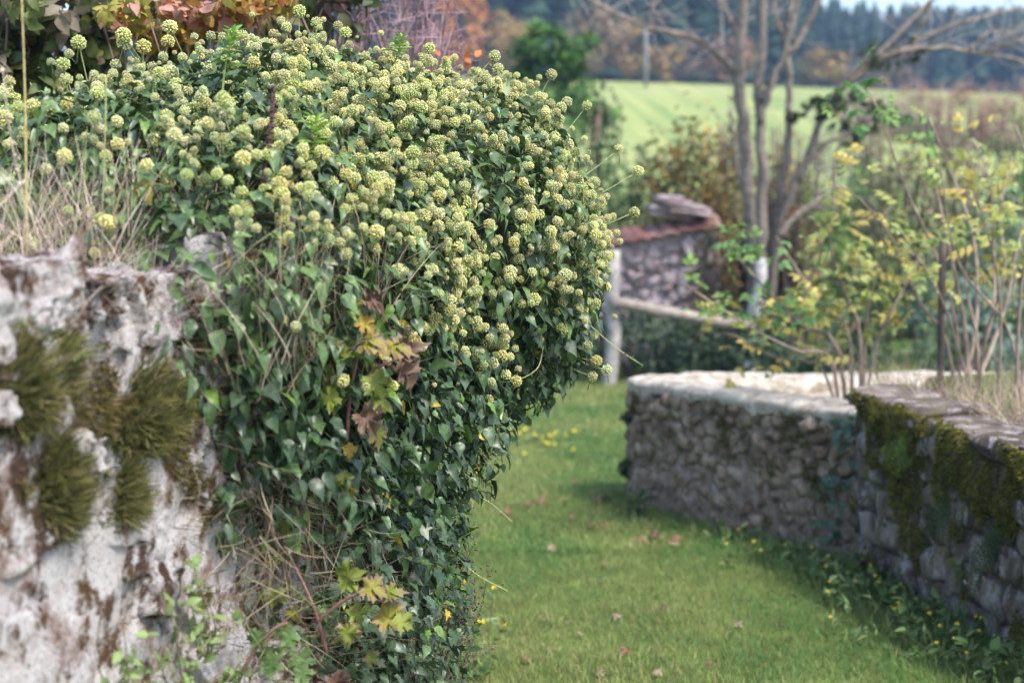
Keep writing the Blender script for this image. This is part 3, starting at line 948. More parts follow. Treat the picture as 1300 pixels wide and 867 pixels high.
# woody stems inside and trailing shoots
mb = MB()
for k in range(26):
    s0 = rng.uniform(0.2, .95)
    a = LW(s0, -0.03, rng.uniform(.2, 1.2)); b = LW(s0 + rng.normal(0, .12), rng.uniform(0, .04), a[2] + rng.uniform(.2, .5))
    m = (a + b) / 2 + rng.normal(0, .05, 3)
    tube(mb, spline([a, m, b], 7), [.008, .003], (0.13, 0.10, 0.06), 5)
mb.obj('woody_stem', M_BARK, ivy, kind='stuff')
def shoot(pts, D, r=0.0022, leaves=9, lsize=0.018, tip=True):
    Q = spline([at(x, y, D + dd) for (x, y, dd) in pts], 16)
    mb = MB(); tube(mb, Q, [r, r * .5], (0.30, 0.27, 0.15), 5, (0.42, 0.46, 0.2))
    i = rng.integers(3, 16, leaves); pos = Q[i]
    mb.inst(IVY_T[1], pos, frames(randdir(leaves) + ZUP, randdir(leaves)), rng.uniform(.6, 1.3, leaves) * lsize, np.array([.20, .25, .09]))
    return mb.obj('shoot', M_STEM, ivy)
shoot([(560, 560, 0), (600, 622, 0), (625, 640, 0), (650, 662, 0)], 3.9, .002, 8, .010)
shoot([(500, 600, -.1), (560, 680, 0), (600, 725, 0), (645, 750, 0)], 3.7, .002, 8, .010)
shoot([(720, 395, 0), (745, 410, 0), (780, 440, 0), (816, 464, 0)], 4.25, .0022, 7, .012)
shoot([(590, 470, -.1), (640, 485, -.12), (680, 470, -.1), (690, 440, 0)], 4.0, .002, 5, .010)
shoot([(540, 600, 0), (590, 590, 0), (615, 580, 0), (637, 572, 0)], 4.1, .002, 14, .03)

# ================================================================== FAR BACKGROUND
def crown(mb, c, r, N, tpl, size, cols, shell=0.55, up=0.4, droop=0.3):
    """uneven crown: leaves in clumps through the volume"""
    c = np.asarray(c, float); r = np.asarray(r, float)
    K = max(5, int(N / 45))
    cen = randdir(K) * (shell + (1 - shell) * rng.random((K, 1)) ** .5)
    k = rng.integers(0, K, N)
    q = cen[k] + rng.normal(0, .17, (N, 3))
    P = c + q * r
    n = norm(q * 0.8 + np.array([0, 0, up]) + rng.normal(0, .5, (N, 3)))
    cols = np.asarray(cols, float)
    ci = rng.integers(0, len(cols), K)[k]
    j = rng.random(N) < .3
    ci = np.where(j, rng.integers(0, len(cols), N), ci)
    mb.inst(tpl, P, frames(n, np.array([0, 0, -droop]) + rng.normal(0, .6, (N, 3))), size * rng.uniform(.6, 1.35, N), cols[ci] * rng.uniform(.75, 1.25, (N, 1)))

# conifer wood on the hill: one mass
def conifer_tpl(seed):
    r = np.random.default_rng(seed); V = []; F = []; C = []
    T = 9
    for t in range(T):
        z0 = 0.08 + 0.9 * t / T; z1 = min(1.0, z0 + 0.22)
        R = 0.20 * (1 - z0) ** .8 + 0.012
        k = len(V); m = 9
        V.append((0, 0, z1)); C.append([1.2] * 3)
        for i in range(m):
            a = 2 * np.pi * i / m + t; rr = R * (r.uniform(.55, 1.15))
            V.append((rr * math.cos(a), rr * math.sin(a), z0 - r.uniform(0, .05))); C.append([r.uniform(.5, 1.1)] * 3)
        for i in range(m):
            F.append((k, k + 1 + i, k + 1 + (i + 1) % m))
    return np.array(V, float), np.array(F), np.array(C, float)
CON = [conifer_tpl(i) for i in range(4)]
mb = MB()
N = 2600
Yt = 135 + 330 * rng.random(N) ** 1.3
Xt = (rng.uniform(-520, 900, N)) / 1805 * Yt
Zt = ground_z(Xt, Yt)
ht = rng.uniform(9, 17, N)
pxx, pyy, _ = project(np.stack([Xt, Yt, Zt + ht], -1))
lim = np.interp(pxx, [0, 950, 1080, 1180, 1320, 1500], [-120, -60, 2, 8, 13, 16]) + rng.normal(0, 3, N)
zmax = EYE + (200 - lim) / FPX * Yt
ht = np.minimum(ht, zmax - Zt)
near = np.where(pxx > 1020, 185, 135)
ok = (ht > 4) & (Yt > near)
kt = rng.integers(0, 4, N)
for k in range(4):
    s_ = ok & (kt == k)
    m = s_.sum()
    an = rng.uniform(0, 6.28, m)
    R = np.zeros((m, 3, 3)); R[:, 0, 0] = np.cos(an); R[:, 0, 1] = -np.sin(an); R[:, 1, 0] = np.sin(an); R[:, 1, 1] = np.cos(an); R[:, 2, 2] = 1
    mb.inst(CON[k], np.stack([Xt, Yt, Zt - .3], -1)[s_], R, ht[s_], np.array([0.022, 0.045, 0.030]) * rng.uniform(.6, 1.5, (m, 1)))
tag(mb.obj('conifer_forest', M_FAR, kind='stuff'), 'dark conifer wood covering the far hill beyond the field', 'forest')

def far_tree(name, label, x, ytop, ybot, wpx, D, cols, N=900, lsize=.5, group=None):
    b = at(x, ybot, D); b[2] = float(ground_z(np.array([b[0]]), np.array([b[1]]))[0])
    t = at(x, ytop, D)
    H = t[2] - b[2]; W = wpx / FPX * D
    th = thing(name, b, label, 'tree', group)
    mb = MB(); tube(mb, spline([b - [0, 0, .2], b + [.1, 0, H * .35], b + [0, .1, H * .75]], 6), [H * .03, H * .012], (.12, .09, .07), 7)
    for k in range(5):
        a = b + np.array([0, 0, H * rng.uniform(.25, .6)]); e = a + np.array([rng.uniform(-.4, .4) * W, rng.uniform(-.3, .3) * W, H * .25])
        tube(mb, [a, (a + e) / 2 + [0, 0, .1], e], [H * .012, H * .004], (.12, .09, .07), 5)
    mb.obj('trunk', M_BARK, th)
    mb = MB(); crown(mb, b + [0, 0, H * .56], (W / 2, W / 2, H * .46), N, SMALL, lsize, cols, .5)
    mb.obj('crown', M_FAR, th, kind='stuff')
ORG = [(.52, .22, .08), (.44, .20, .09), (.56, .30, .12)]
BRN = [(.27, .18, .07), (.34, .22, .09), (.20, .17, .07)]
GRY = [(.19, .15, .12), (.14, .12, .09), (.24, .19, .13)]
far_tree('deciduous_tree', 'tall orange autumn tree at the edge of the far field', 583, -40, 92, 75, 118, ORG, 1300, .55)
far_tree('deciduous_tree', 'purplish brown autumn tree next to the orange tree', 540, -30, 95, 60, 112, [(.22, .13, .12), (.28, .17, .13)], 900, .5)
far_tree('deciduous_tree', 'round olive brown autumn tree between orange tree and green pine', 640, 18, 92, 70, 120, BRN, 1100, .5)
far_tree('deciduous_tree', 'wide brown autumn tree behind the green pine', 752, 8, 96, 78, 122, [(.27, .19, .11), (.22, .17, .10)], 1300, .5)
far_tree('deciduous_tree', 'dull brown autumn tree beside the pale pole', 800, 30, 98, 62, 124, BRN, 900, .5)
far_tree('deciduous_tree', 'bare greyish tree at the wood edge beyond the pale pole', 872, 50, 100, 70, 126, GRY, 700, .45)
far_tree('deciduous_tree', 'russet autumn tree at the wood edge behind the bare tree trunks', 925, 45, 104, 60, 124, [(.30, .17, .10), (.25, .17, .10)], 800, .5)
far_tree('deciduous_tree', 'low brown tree at the field edge right of the bare tree trunks', 1040, 62, 110, 66, 122, BRN, 800, .5)
far_tree('deciduous_tree', 'greyish mauve tree at the wood edge above the reddish shrubs', 1130, 60, 112, 80, 122, [(.24, .18, .16), (.18, .15, .12)], 800, .5)
far_tree('deciduous_tree', 'small golden brown tree between the pole and the bare greyish tree', 846, 62, 100, 40, 122, [(.34, .22, .08), (.27, .19, .08)], 600, .45)
# pale pole
b = at(820, 100, 110); b[2] = float(ground_z(b[:1], b[1:2])[0])
pole = thing('utility_pole', b, 'slim pale grey pole standing at the field edge', 'pole')
mb = MB(); h = at(820, 35, 110)[2] - b[2]; tube(mb, [b - [0, 0, .4], b + [0, 0, h * .5], b + [0, 0, h]], [.16, .11], (.26, .25, .25), 8); mb.obj('shaft', M_WOOD, pole)
mb = MB(); tube(mb, [b + [-.5, 0, h - .3], b + [.5, 0, h - .3]], .06, (.4, .38, .36), 6); mb.obj('crossbar', M_WOOD, pole)
# reddish scrub along the right of the field
for (x, yt, yb, w, D) in [(1105, 108, 150, 90, 70), (1165, 100, 150, 90, 66), (1230, 104, 150, 95, 64), (1295, 100, 152, 100, 62), (1370, 100, 152, 100, 62)]:
    b = at(x, yb, D); b[2] = float(ground_z(b[:1], b[1:2])[0]); t = at(x, yt, D)
    th = thing('bare_shrub', b, 'reddish brown leafless shrub in the row across the far field', 'shrub', 'reddish shrubs across the field')
    mb = MB(); H = max(t[2] - b[2], 1.2); W = w / FPX * D
    for k in range(90):
        a = b + np.array([rng.uniform(-.4, .4) * W, rng.uniform(-.5, .5), -.1]); e = a + np.array([rng.normal(0, .35), rng.normal(0, .3), H * rng.uniform(.6, 1.05)])
        tube(mb, [a, (a + e) / 2 + rng.normal(0, .08, 3), e], [.03, .008], np.array([.30, .17, .13]) * rng.uniform(.7, 1.3), 4)
    mb.obj('twigs', M_BARK, th, kind='stuff')
    mb = MB(); crown(mb, b + [0, 0, H * .5], (W * .5, .8, H * .45), 260, SMALL, .22, [(.32, .19, .13), (.27, .18, .12), (.36, .25, .16)]); mb.obj('foliage', M_FAR, th, kind='stuff')

# ---- green pine beyond the ivy
b = at(705, 200, 27); b[2] = float(ground_z(b[:1], b[1:2])[0])
pine = thing('pine_tree', b, 'bushy bright green pine standing in the field behind the ivy', 'tree')
mb = MB(); tp = at(705, 30, 27); H = tp[2] - b[2]
tube(mb, spline([b - [0, 0, .3], b + [.05, 0, H * .5], tp - [0, 0, .3]], 8), [.12, .03], (.14, .10, .07), 7); mb.obj('trunk', M_BARK, pine)
PG = [(.10, .20, .05), (.07, .15, .045), (.14, .25, .06), (.05, .10, .04)]
mb = MB()
for (x, y, rx, ry) in [(700, 50, 36, 26), (680, 68, 34, 20), (728, 60, 30, 20), (700, 85, 44, 24), (742, 52, 16, 10), (672, 95, 26, 16), (712, 110, 40, 26), (690, 130, 40, 26), (730, 135, 40, 24), (755, 145, 30, 16), (700, 165, 55, 26), (705, 200, 60, 30), (700, 240, 60, 30)]:
    c = at(x, y, 27 + rng.uniform(-.3, .3)); k = 27 / FPX
    crown(mb, c, (rx * k, rx * k, ry * k), 420, LANCE, .16, PG, .3, .7, -.4)
mb.obj('crown', M_FAR, pine, kind='stuff')

# ---- mid shrubs below the field
def shrub(name, label, x, y, rx, ry, D, cols, N=700, lsize=.09, tpl=OVAL, group=None, stems=10, tall=None, mat=None, cat='shrub', down=True):
    k = D / FPX
    c = at(x, y, D); b = c.copy(); b[2] = float(ground_z(b[:1], b[1:2])[0])
    th = thing(name, b, label, cat, group)
    mb = MB()
    for q in range(stems):
        e = c + np.array([rng.uniform(-.7, .7) * rx * k, rng.uniform(-.5, .5) * rx * k, rng.uniform(-.2, .8) * ry * k])
        a = b + np.array([rng.normal(0, .08), rng.normal(0, .08), -.05])
        tube(mb, spline([a, (a + e) / 2 + rng.normal(0, .06, 3), e], 6), [.014 * D / 8, .004 * D / 8], (.16, .12, .09), 5)
    mb.obj('stems', M_BARK, th, kind='stuff')
    topz = c[2] + ry * k; rz = max(ry * k, (topz - b[2]) / 2) if down else ry * k; N = int(N * min(2.5, rz / (ry * k)))
    c = np.array([c[0], c[1], topz - rz])
    mb = MB(); crown(mb, c, (rx * k, rx * k * .8, rz), N, tpl, lsize, cols, .5)
    mb.obj('foliage', mat or M_FOL, th, kind='stuff')
    return th
GRN = [(.06, .12, .03), (.04, .085, .025), (.09, .15, .04)]
OLV = [(.20, .19, .05), (.14, .15, .045), (.30, .19, .05), (.10, .12, .04)]
shrub('bush', 'dark green bush at the foot of the pine', 765, 150, 45, 26, 25, GRN, 500, .13)
shrub('bush', 'olive and orange autumn bush in front of the field by the bare tree', 880, 225, 62, 50, 19, OLV + [(.36, .18, .04)], 1300, .10)
shrub('bush', 'green and yellow bush beside the tile topped ruin wall', 825, 235, 40, 45, 21, [(.10, .17, .05), (.16, .20, .06), (.06, .10, .03)], 700, .11)
shrub('bush', 'rusty orange bush right behind the pile of dark slabs', 905, 270, 50, 36, 18.5, [(.34, .17, .05), (.22, .16, .05), (.12, .11, .04)], 800, .09)
shrub('bush', 'dark leafy bush at the base of the bare multi stemmed tree', 975, 320, 45, 60, 16.8, [(.05, .06, .03), (.09, .08, .03), (.04, .07, .03)], 1100, .09)
shrub('bush', 'bright green bush behind the bare tree trunks', 1080, 270, 80, 40, 22, [(.14, .26, .06), (.10, .20, .05), (.18, .26, .07)], 900, .13)
shrub('bush', 'brownish green bush behind the yellow leaved canes', 1150, 235, 60, 70, 20, [(.17, .16, .07), (.12, .14, .05), (.20, .17, .10)], 700, .11)
shrub('bush', 'grey green bush far behind the wooden stake', 1265, 330, 80, 90, 17, [(.14, .20, .10), (.17, .22, .14), (.10, .16, .08)], 1200, .10)
shrub('bush', 'pale bluish green bush low behind the canes', 1235, 400, 90, 50, 14, [(.17, .25, .20), (.12, .19, .13), (.14, .20, .09)], 1000, .09)
shrub('bush', 'low dark green bush behind the white capped wall', 1030, 430, 90, 60, 13.5, [(.04, .075, .035), (.06, .10, .04), (.03, .055, .03)], 1500, .08)

for (x, y, rx, ry, D, cols_, lab) in [
    (1000, 190, 45, 40, 24, [(.17, .15, .06), (.12, .15, .05), (.26, .17, .06)], 'thin russet and green bush seen between the tree trunks'),
    (1230, 180, 70, 45, 26, [(.22, .17, .12), (.17, .15, .08), (.28, .20, .14)], 'greyish brown twiggy bush in the middle of the meadow behind the canes'),
    (1110, 190, 50, 40, 28, [(.16, .19, .07), (.22, .19, .09)], 'olive bush in the meadow beyond the evergreen clumps'),
    (1310, 200, 60, 60, 24, [(.20, .18, .09), (.15, .19, .07)], 'tall olive brown bush beyond the cane thicket'),
    (930, 190, 30, 45, 20, [(.16, .17, .05), (.22, .17, .06), (.10, .14, .04)], 'slim olive bush leaning on the bare tree')]:
    shrub('bush', lab, x, y, rx, ry, D, cols_, 420, .11, stems=22)
# ---- hedge under the rail
for (x, w_, lab) in [(715, 60, 'dark green hedge bush behind the left fence post'), (810, 60, 'dark green hedge bush under the fence rail by the left post'), (880, 60, 'dark green hedge bush under the middle of the fence rail'), (945, 55, 'dark green hedge bush behind the leaning right fence post')]:
    shrub('hedge_bush', lab, x, 448, w_, 52, 15.6, [(.055, .095, .045), (.04, .075, .035), (.075, .12, .055), (.05, .08, .05)], 1700, .075, SMALL)

# ---- ruined wall with tile coping
kx = 17 / FPX
RY = 17.0
xa, xb = at(690, 300, RY)[0], at(908, 300, RY)[0]
def ruin_top(X):
    return np.interp(X, [xa, at(770, 0, RY)[0], xb], [at(0, 312, RY)[2], at(0, 304, RY)[2], at(0, 281, RY)[2]])
gz = float(ground_z(np.array([xa]), np.array([RY]))[0])
ruin = thing('ruin_wall', ((xa + xb) / 2, RY + .2, gz), 'old mottled stone wall topped with red clay tiles behind the wooden fence', 'wall')
X, K = np.meshgrid(np.linspace(xa, xb, 60), np.linspace(0, 1, 40), indexing='ij')
zt = ruin_top(X); V = np.stack([X, np.full_like(X, RY), gz - .2 + (zt - gz + .2) * K], -1).reshape(-1, 3)
V[:, 1] += fbm(V * 5, 3, 4) * .05
M_RUIN = mat_stone('ruin_stone', [(.24, .16, .14), (.40, .30, .28), (.52, .42, .41)], 5, .95, .6, (.60, .50, .50), .45, 6)
mb = MB(); mb.add(V, grid_faces(60, 40), (1, 1, 1))
V2 = V.copy(); V2[:, 1] = RY + .4; mb.add(V2, grid_faces(60, 40)[:, ::-1], (1, 1, 1))
mb.obj('mortar_core', M_RUIN, ruin)
ST_R = [tpl_mesh(stone_tpl(3, 180 + i, .35, .18), 'stone', M_RUIN) for i in range(6)]
nst = 0
z = float(ruin_top(np.array([xb]))[()][0]) - .04
while z > gz + .6 and nst < 290:
    h = rng.uniform(.08, .13); x = xa
    while x < xb:
        w = rng.uniform(.10, .24)
        if z < float(ruin_top(np.array([x]))[0]) - .03:
            place('stone', ST_R[rng.integers(6)], ruin, (x + w / 2, RY + .02 + rng.normal(0, .02), z - h / 2 + rng.normal(0, .03)), face_R(np.array([1., 0, 0]), np.array([0, -1., 0]), rng.normal(0, .6)), np.array([w * .95, .16, h * rng.uniform(.7, 1.4)])); nst += 1
        x += w
    z -= h
# half round tiles
def tile_tpl():
    a = np.linspace(0, np.pi, 7); V = []
    for y in (-.5, .5):
        for r in (.5, .42):
            V += [(r * math.cos(t) * (1 + .1 * y), y, r * math.sin(t) * .8) for t in a]
    V = np.array(V); F = []
    for i in range(6):
        o, n_ = i, i + 1
        F += [(o, n_, 14 + n_), (o, 14 + n_, 14 + o), (7 + o, 21 + n_, 7 + n_), (7 + o, 21 + o, 21 + n_), (o, 7 + n_, n_), (o, 7 + o, 7 + n_), (14 + o, 14 + n_, 21 + n_), (14 + o, 21 + n_, 21 + o)]
    return V, np.array(F), np.ones((len(V), 3))
TT = tile_tpl()
TM = [tpl_mesh((TT[0], TT[1], TT[2] * np.array(c)), 'roof_tile', M_TILE) for c in [(.24, .11, .09), (.27, .13, .11), (.20, .10, .085), (.28, .16, .135)]]
x = xa
while x < xb:
    zz = float(ruin_top(np.array([x]))[0]); sl = 0.11
    place('roof_tile', TM[rng.integers(4)], ruin, (x + .10, RY + .02 + rng.normal(0, .01), zz + rng.normal(0, .006)), face_R(np.array([1., 0, sl * .5]), np.array([0, -1., 0]), rng.normal(.05, .03)) @ np.array([[1, 0, 0], [0, .94, .34], [0, -.34, .94]]) , np.array([.19, .40, .11]))
    x += .175
# slabs piled on it
pile = thing('slab_pile', at(862, 282, 17.1), 'pile of dark flat stone slabs on the tile topped wall', 'stone pile')
SL = [tpl_mesh(stone_tpl(4, 210 + i, .12, .10, .05), 'slab', M_RUIN) for i in range(3)]
for (x, y, w, h) in [(852, 274, 56, 5), (874, 270, 52, 5), (848, 266, 50, 5), (868, 261, 58, 5), (856, 256, 46, 5), (850, 251, 34, 4), (888, 266, 26, 4)]:
    place('slab', SL[rng.integers(3)], pile, at(x, y, 17.1 + rng.uniform(-.1, .1)), face_R(np.array([1., 0, 0]), np.array([0, -1., 0]), rng.normal(-.12, .05)), np.array([w * kx, .45, h * kx * 1.3]))
shrub('bush', 'olive brown bush growing in front of the right end of the tile topped wall', 905, 325, 36, 38, 16.4, [(.15, .14, .05), (.20, .15, .06), (.09, .11, .04), (.26, .16, .06)], 420, .075, stems=8)
# ---- fence
p1b = ground_at(775, 488); p2b = ground_at(945, 487)
fence = thing('wooden_fence', p1b, 'weathered grey wooden fence of two posts and one rail before the hedge', 'fence')
def post(a, b, r, col, name='post'):
    mb = MB(); Q = np.linspace(a, b, 7); Q[1:-1] += rng.normal(0, .012, (5, 3))
    tube(mb, Q, [r, r * .85], col, 8); return mb.obj(name, M_WOOD, fence)
D1 = p1b[1]; D2 = p2b[1]
post(p1b - [0, 0, .25], at(779, 318, D1), 10 / FPX * D1, (.36, .33, .31))
post(p2b - [0, 0, .25], at(966, 328, D2), 9 / FPX * D2, (.38, .36, .34))
post(at(776, 384, D1 - .1), at(956, 413, D2 - .1), 8 / FPX * D1, (.30, .25, .21), 'rail')

# ================================================================== BARE TREE
DT = 16.0
b = at(960, 400, DT); b[2] = float(ground_z(b[:1], b[1:2])[0])
tree = thing('bare_tree', b, 'leafless grey multi stemmed tree spreading its branches over the field', 'tree')
GB = (.16, .13, .11); GB2 = (.24, .20, .17)
stems = [
    ([(962, 440), (955, 310), (950, 240), (944, 160), (938, 80), (942, 0), (947, -90)], 15, 9, 0),
    ([(965, 440), (963, 330), (968, 250), (966, 180), (963, 100), (968, 40), (960, -80)], 13, 7, -.25),
    ([(975, 420), (985, 290), (998, 200), (1003, 130), (1000, 60), (1008, -60)], 10, 5, .3),
    ([(975, 420), (988, 300), (1012, 230), (1040, 160), (1058, 125), (1110, 75), (1180, 5), (1240, -60)], 9, 4, .1),
    ([(966, 130), (985, 90), (1012, 55), (1042, -5), (1060, -60)], 7, 5, -.3),
    ([(964, 160), (980, 105), (1000, 60), (1012, 0), (1015, -60)], 6, 4, -.5),
]
TRK = []
for pts, r0, r1, dz in stems:
    Q = spline([at(x, y, DT + dz) for x, y in pts], 22); Q[1:] += rng.normal(0, .012, (21, 3))
    mb = MB(); tube(mb, Q, np.linspace(r0, r1, 22) * .66 * DT / FPX, np.array(GB) * rng.uniform(.85, 1.2), 9, GB2); TRK.append(mb.obj('trunk', M_BARK, tree))
br = [
    ([(936, 100), (922, 80), (900, 62), (870, 45), (838, 40), (800, 28), (755, 5), (720, -20)], 5.5, 2, .2),
    ([(940, 50), (925, 22), (908, -10)], 5, 4, 0),
    ([(835, 40), (825, 20), (835, -5)], 2, 1, .2),
    ([(780, 18), (760, 30), (735, 28)], 1.6, .8, .2),
    ([(1055, 128), (1090, 85), (1140, 66), (1185, 62), (1240, 66), (1310, 82)], 4.5, 2, -.1),
    ([(1120, 70), (1160, 55), (1205, 35), (1260, 18), (1320, 10)], 3.5, 1.5, .2),
    ([(1160, 64), (1165, 40), (1178, 10), (1190, -20)], 2.8, 1.5, .1),
    ([(1230, 66), (1250, 45), (1290, 40)], 2.2, 1, -.1),
    ([(1240, 66), (1270, 60), (1320, 38)], 2.5, 1, 0),
    ([(1012, 230), (1040, 190), (1075, 172), (1110, 160)], 4, 1.6, .1),
    ([(988, 300), (1010, 275), (1040, 255), (1062, 250)], 4, 2, -.1),
    ([(968, 270), (940, 230), (930, 170), (925, 140)], 3.5, 1.5, .3),
    ([(1050, 135), (1075, 130), (1110, 135), (1135, 150)], 2.6, 1.2, .2),
    ([(1036, 290), (1038, 230), (1036, 150)], 4, 2, .8),
    ([(1062, 290), (1058, 230), (1066, 180), (1080, 120)], 3.5, 1.5, .9),
    ([(1000, 60), (985, 20), (988, -40)], 3, 2, .3),
]
ends = []
PAR = [0, 0, 0, 0, 3, 3, 3, 3, 3, 3, 2, 1, 3, 2, 2, 2]
for bi, (pts, r0, r1, dz) in zip(PAR, br):
    Q = spline([at(x, y, DT + dz + .03 * i) for i, (x, y) in enumerate(pts)], 16); Q[1:] += rng.normal(0, .010, (15, 3))
    mb = MB(); tube(mb, Q, np.linspace(r0, r1, 16) * DT / FPX, np.array(GB) * rng.uniform(.8, 1.2), 7, (.34, .27, .22)); mb.obj('branch', M_BARK, TRK[bi])
    ends.append(Q)
mb = MB()
for Q in ends * 2:
    for k in range(9):
        i = rng.integers(4, 16); a = Q[min(i, 15)]
        d = norm(np.array([rng.normal(.3, .8), rng.normal(0, .5), rng.normal(.3, .6)])) * rng.uniform(.25, .95)
        tube(mb, spline([a, a + d * .5 + rng.normal(0, .06, 3), a + d], 5), [.0065, .002], np.array([.36, .31, .29]) * rng.uniform(.6, 1.4), 4)
mb.obj('twigs', M_BARK, tree, kind='stuff')
# dark evergreen clumps in its branches
mb = MB()
for (x, y, r) in [(1030, 140, 10), (1055, 135, 12), (1070, 125, 11), (1105, 135, 9), (1095, 165, 12), (1080, 172, 12), (1120, 148, 9), (1135, 145, 12), (1040, 128, 8), (1125, 68, 20), (1140, 76, 18), (1105, 75, 12), (1160, 62, 9), (1050, 152, 9), (1075, 160, 8), (1012, 145, 8)]:
    k = DT / FPX
    crown(mb, at(x, y, DT + rng.uniform(-.3, .3)), (r * k * 1.5, r * k * 1.3, r * k * 1.2), 110, OVAL, .05, [(.035, .055, .025), (.05, .07, .03)], .5)
mb.obj('evergreen_clumps', M_FOL, tree, kind='stuff')
shrub('bush', 'thin russet shrub tangled at the foot of the bare tree', 1010, 265, 55, 50, 16.5, [(.22, .15, .07), (.16, .14, .06), (.28, .16, .06)], 260, .07, stems=26)

# ================================================================== SHRUBS BEHIND THE RIGHT WALL
def compound_tpl(n, seed):
    """pinnate leaf: leaflets in pairs along a rachis, unit length along +y"""
    r = np.random.default_rng(seed); mb = MB()
    tube(mb, [(0, 0, 0), (0, .5, -.06), (0, 1, -.22)], [.012, .006], (1.1, .9, .7), 4)
    for i in range(n):
        y = .3 + .6 * i / max(n - 1, 1)
        for sg in (-1, 1):
            d = np.array([[sg * .9, .5, -.15]]); nn_ = np.array([[r.normal(0, .3), r.normal(0, .3), 1]])
            mb.inst(OVAL, [(0, y, -.2 * y * y)], frames_y(d, nn_), np.array([r.uniform(.34, .46)]), np.ones(3) * r.uniform(.8, 1.2))
    mb.inst(OVAL, [(0, .98, -.2)], frames_y(np.array([[0, 1, -.3]]), np.array([[0, .2, 1.]])), np.array([.45]), np.ones(3))
    return np.concatenate(mb.v), np.concatenate(mb.f), np.concatenate(mb.c)
CT = [compound_tpl(2, 1), compound_tpl(3, 2), compound_tpl(2, 3)]
YG = [(.32, .34, .08), (.44, .38, .10), (.54, .42, .11), (.27, .33, .09), (.40, .40, .14)]
GG = [(.10, .22, .06), (.13, .26, .08), (.17, .28, .07)]
CMESH = {}
def cleaf(col, k):
    key = (k, col)
    if key not in CMESH:
        tv, tf, tc = CT[k]; CMESH[key] = tpl_mesh((tv, tf, tc * np.array(col)), 'leaf', M_FOL)
    return CMESH[key]
def elder(label, root_px, D, canes, name='elder_shrub', per=8, lsize=.112, group=None, dens=1.55):
    root = at(root_px[0], root_px[1], D); root[2] = min(root[2], float(ground_z(root[:1], root[1:2])[0]))
    th = thing(name, root, label, 'shrub', group)
    for (pts, r0, pal, cnt_, start) in canes:
        dz = np.cumsum(rng.normal(0, .12, len(pts)))
        W = [root + [rng.normal(0, .05), rng.normal(0, .05), -.03]] + [at(x, y, D + dz[i]) for i, (x, y) in enumerate(pts)]
        Q = spline(W, 20)
        mb = MB(); tube(mb, Q, [r0, r0 * .35], np.array([.30, .23, .19]) * rng.uniform(.75, 1.25), 6); sto = mb.obj('stem', M_BARK, th)
        for k in range(int(cnt_ * dens)):
            t = rng.uniform(start, 1.0); i = min(int(t * 19), 19)
            p = Q[i] + rng.normal(0, .075, 3)
            d = norm(rng.normal(0, .8, 3) + np.array([-.1, -.2, .25]))
            col = pal[rng.integers(len(pal))]
            place('leaf', cleaf(tuple(col), rng.integers(3)), sto, p, frames_y(d[None], np.array([[rng.normal(0, .4), -.5, 1.]]))[0], lsize * rng.uniform(.6, 1.25))
elder('yellow green leaved shrub leaning left over the white capped wall', (1085, 492), 7.6, [
    ([(1060, 470), (1010, 445), (960, 420), (905, 385), (868, 360)], .012, GG + YG[:1], 12, .45),
    ([(1065, 450), (1020, 415), (975, 370), (935, 320), (958, 290)], .013, GG, 16, .5),
    ([(1080, 440), (1045, 390), (1010, 340), (985, 300)], .012, YG + GG, 16, .35),
    ([(1092, 440), (1075, 380), (1058, 330), (1050, 285)], .013, YG, 18, .3),
    ([(1098, 440), (1105, 380), (1115, 330), (1120, 280)], .012, YG, 16, .35),
    ([(1050, 480), (985, 455), (930, 425), (905, 430)], .009, GG + YG, 10, .5),
    ([(1110, 450), (1130, 400), (1160, 340), (1175, 300)], .011, YG, 12, .4),
    ([(1080, 470), (1020, 440), (1000, 400), (965, 395)], .008, YG, 12, .4),
    ([(1070, 470), (1040, 430), (1020, 380), (1030, 340)], .008, YG, 12, .4),
])
elder('tall cane shrub with green sprig tips beside the wooden stake', (1235, 490), 7.2, [
    ([(1225, 420), (1210, 340), (1190, 250), (1175, 185), (1168, 140)], .014, GG + YG[:2], 8, .8),
    ([(1240, 400), (1235, 300), (1205, 215), (1180, 150)], .013, YG, 6, .75),
    ([(1215, 420), (1190, 330), (1150, 240), (1110, 130), (1085, 105)], .010, GG, 9, .85),
    ([(1255, 420), (1262, 320), (1255, 230), (1235, 175)], .012, GG + YG, 9, .7),
    ([(1270, 410), (1290, 320), (1310, 230), (1290, 160)], .012, GG + YG, 12, .6),
    ([(1250, 430), (1275, 350), (1270, 270), (1285, 200)], .011, GG + YG, 10, .6),
    ([(1200, 430), (1165, 380), (1130, 300), (1075, 240), (1040, 245)], .010, YG, 12, .55),
    ([(1240, 430), (1225, 350), (1240, 270), (1220, 240)], .009, YG, 10, .5),
    ([(1215, 440), (1195, 380), (1160, 320), (1140, 290)], .009, YG, 12, .5),
])
elder('bare brown cane thicket with sparse yellow leaves on the bank', (1290, 480), 6.6, [
    ([(1295, 380), (1310, 280), (1330, 180)], .011, YG, 5, .6),
    ([(1270, 400), (1262, 330), (1240, 250)], .009, YG, 5, .5),
    ([(1320, 400), (1340, 300), (1330, 210)], .011, YG, 8, .5),
    ([(1280, 420), (1225, 350), (1205, 290), (1195, 215)], .009, YG, 4, .6),
    ([(1300, 430), (1285, 380), (1300, 300)], .008, YG, 5, .5),
], name='cane_shrub')
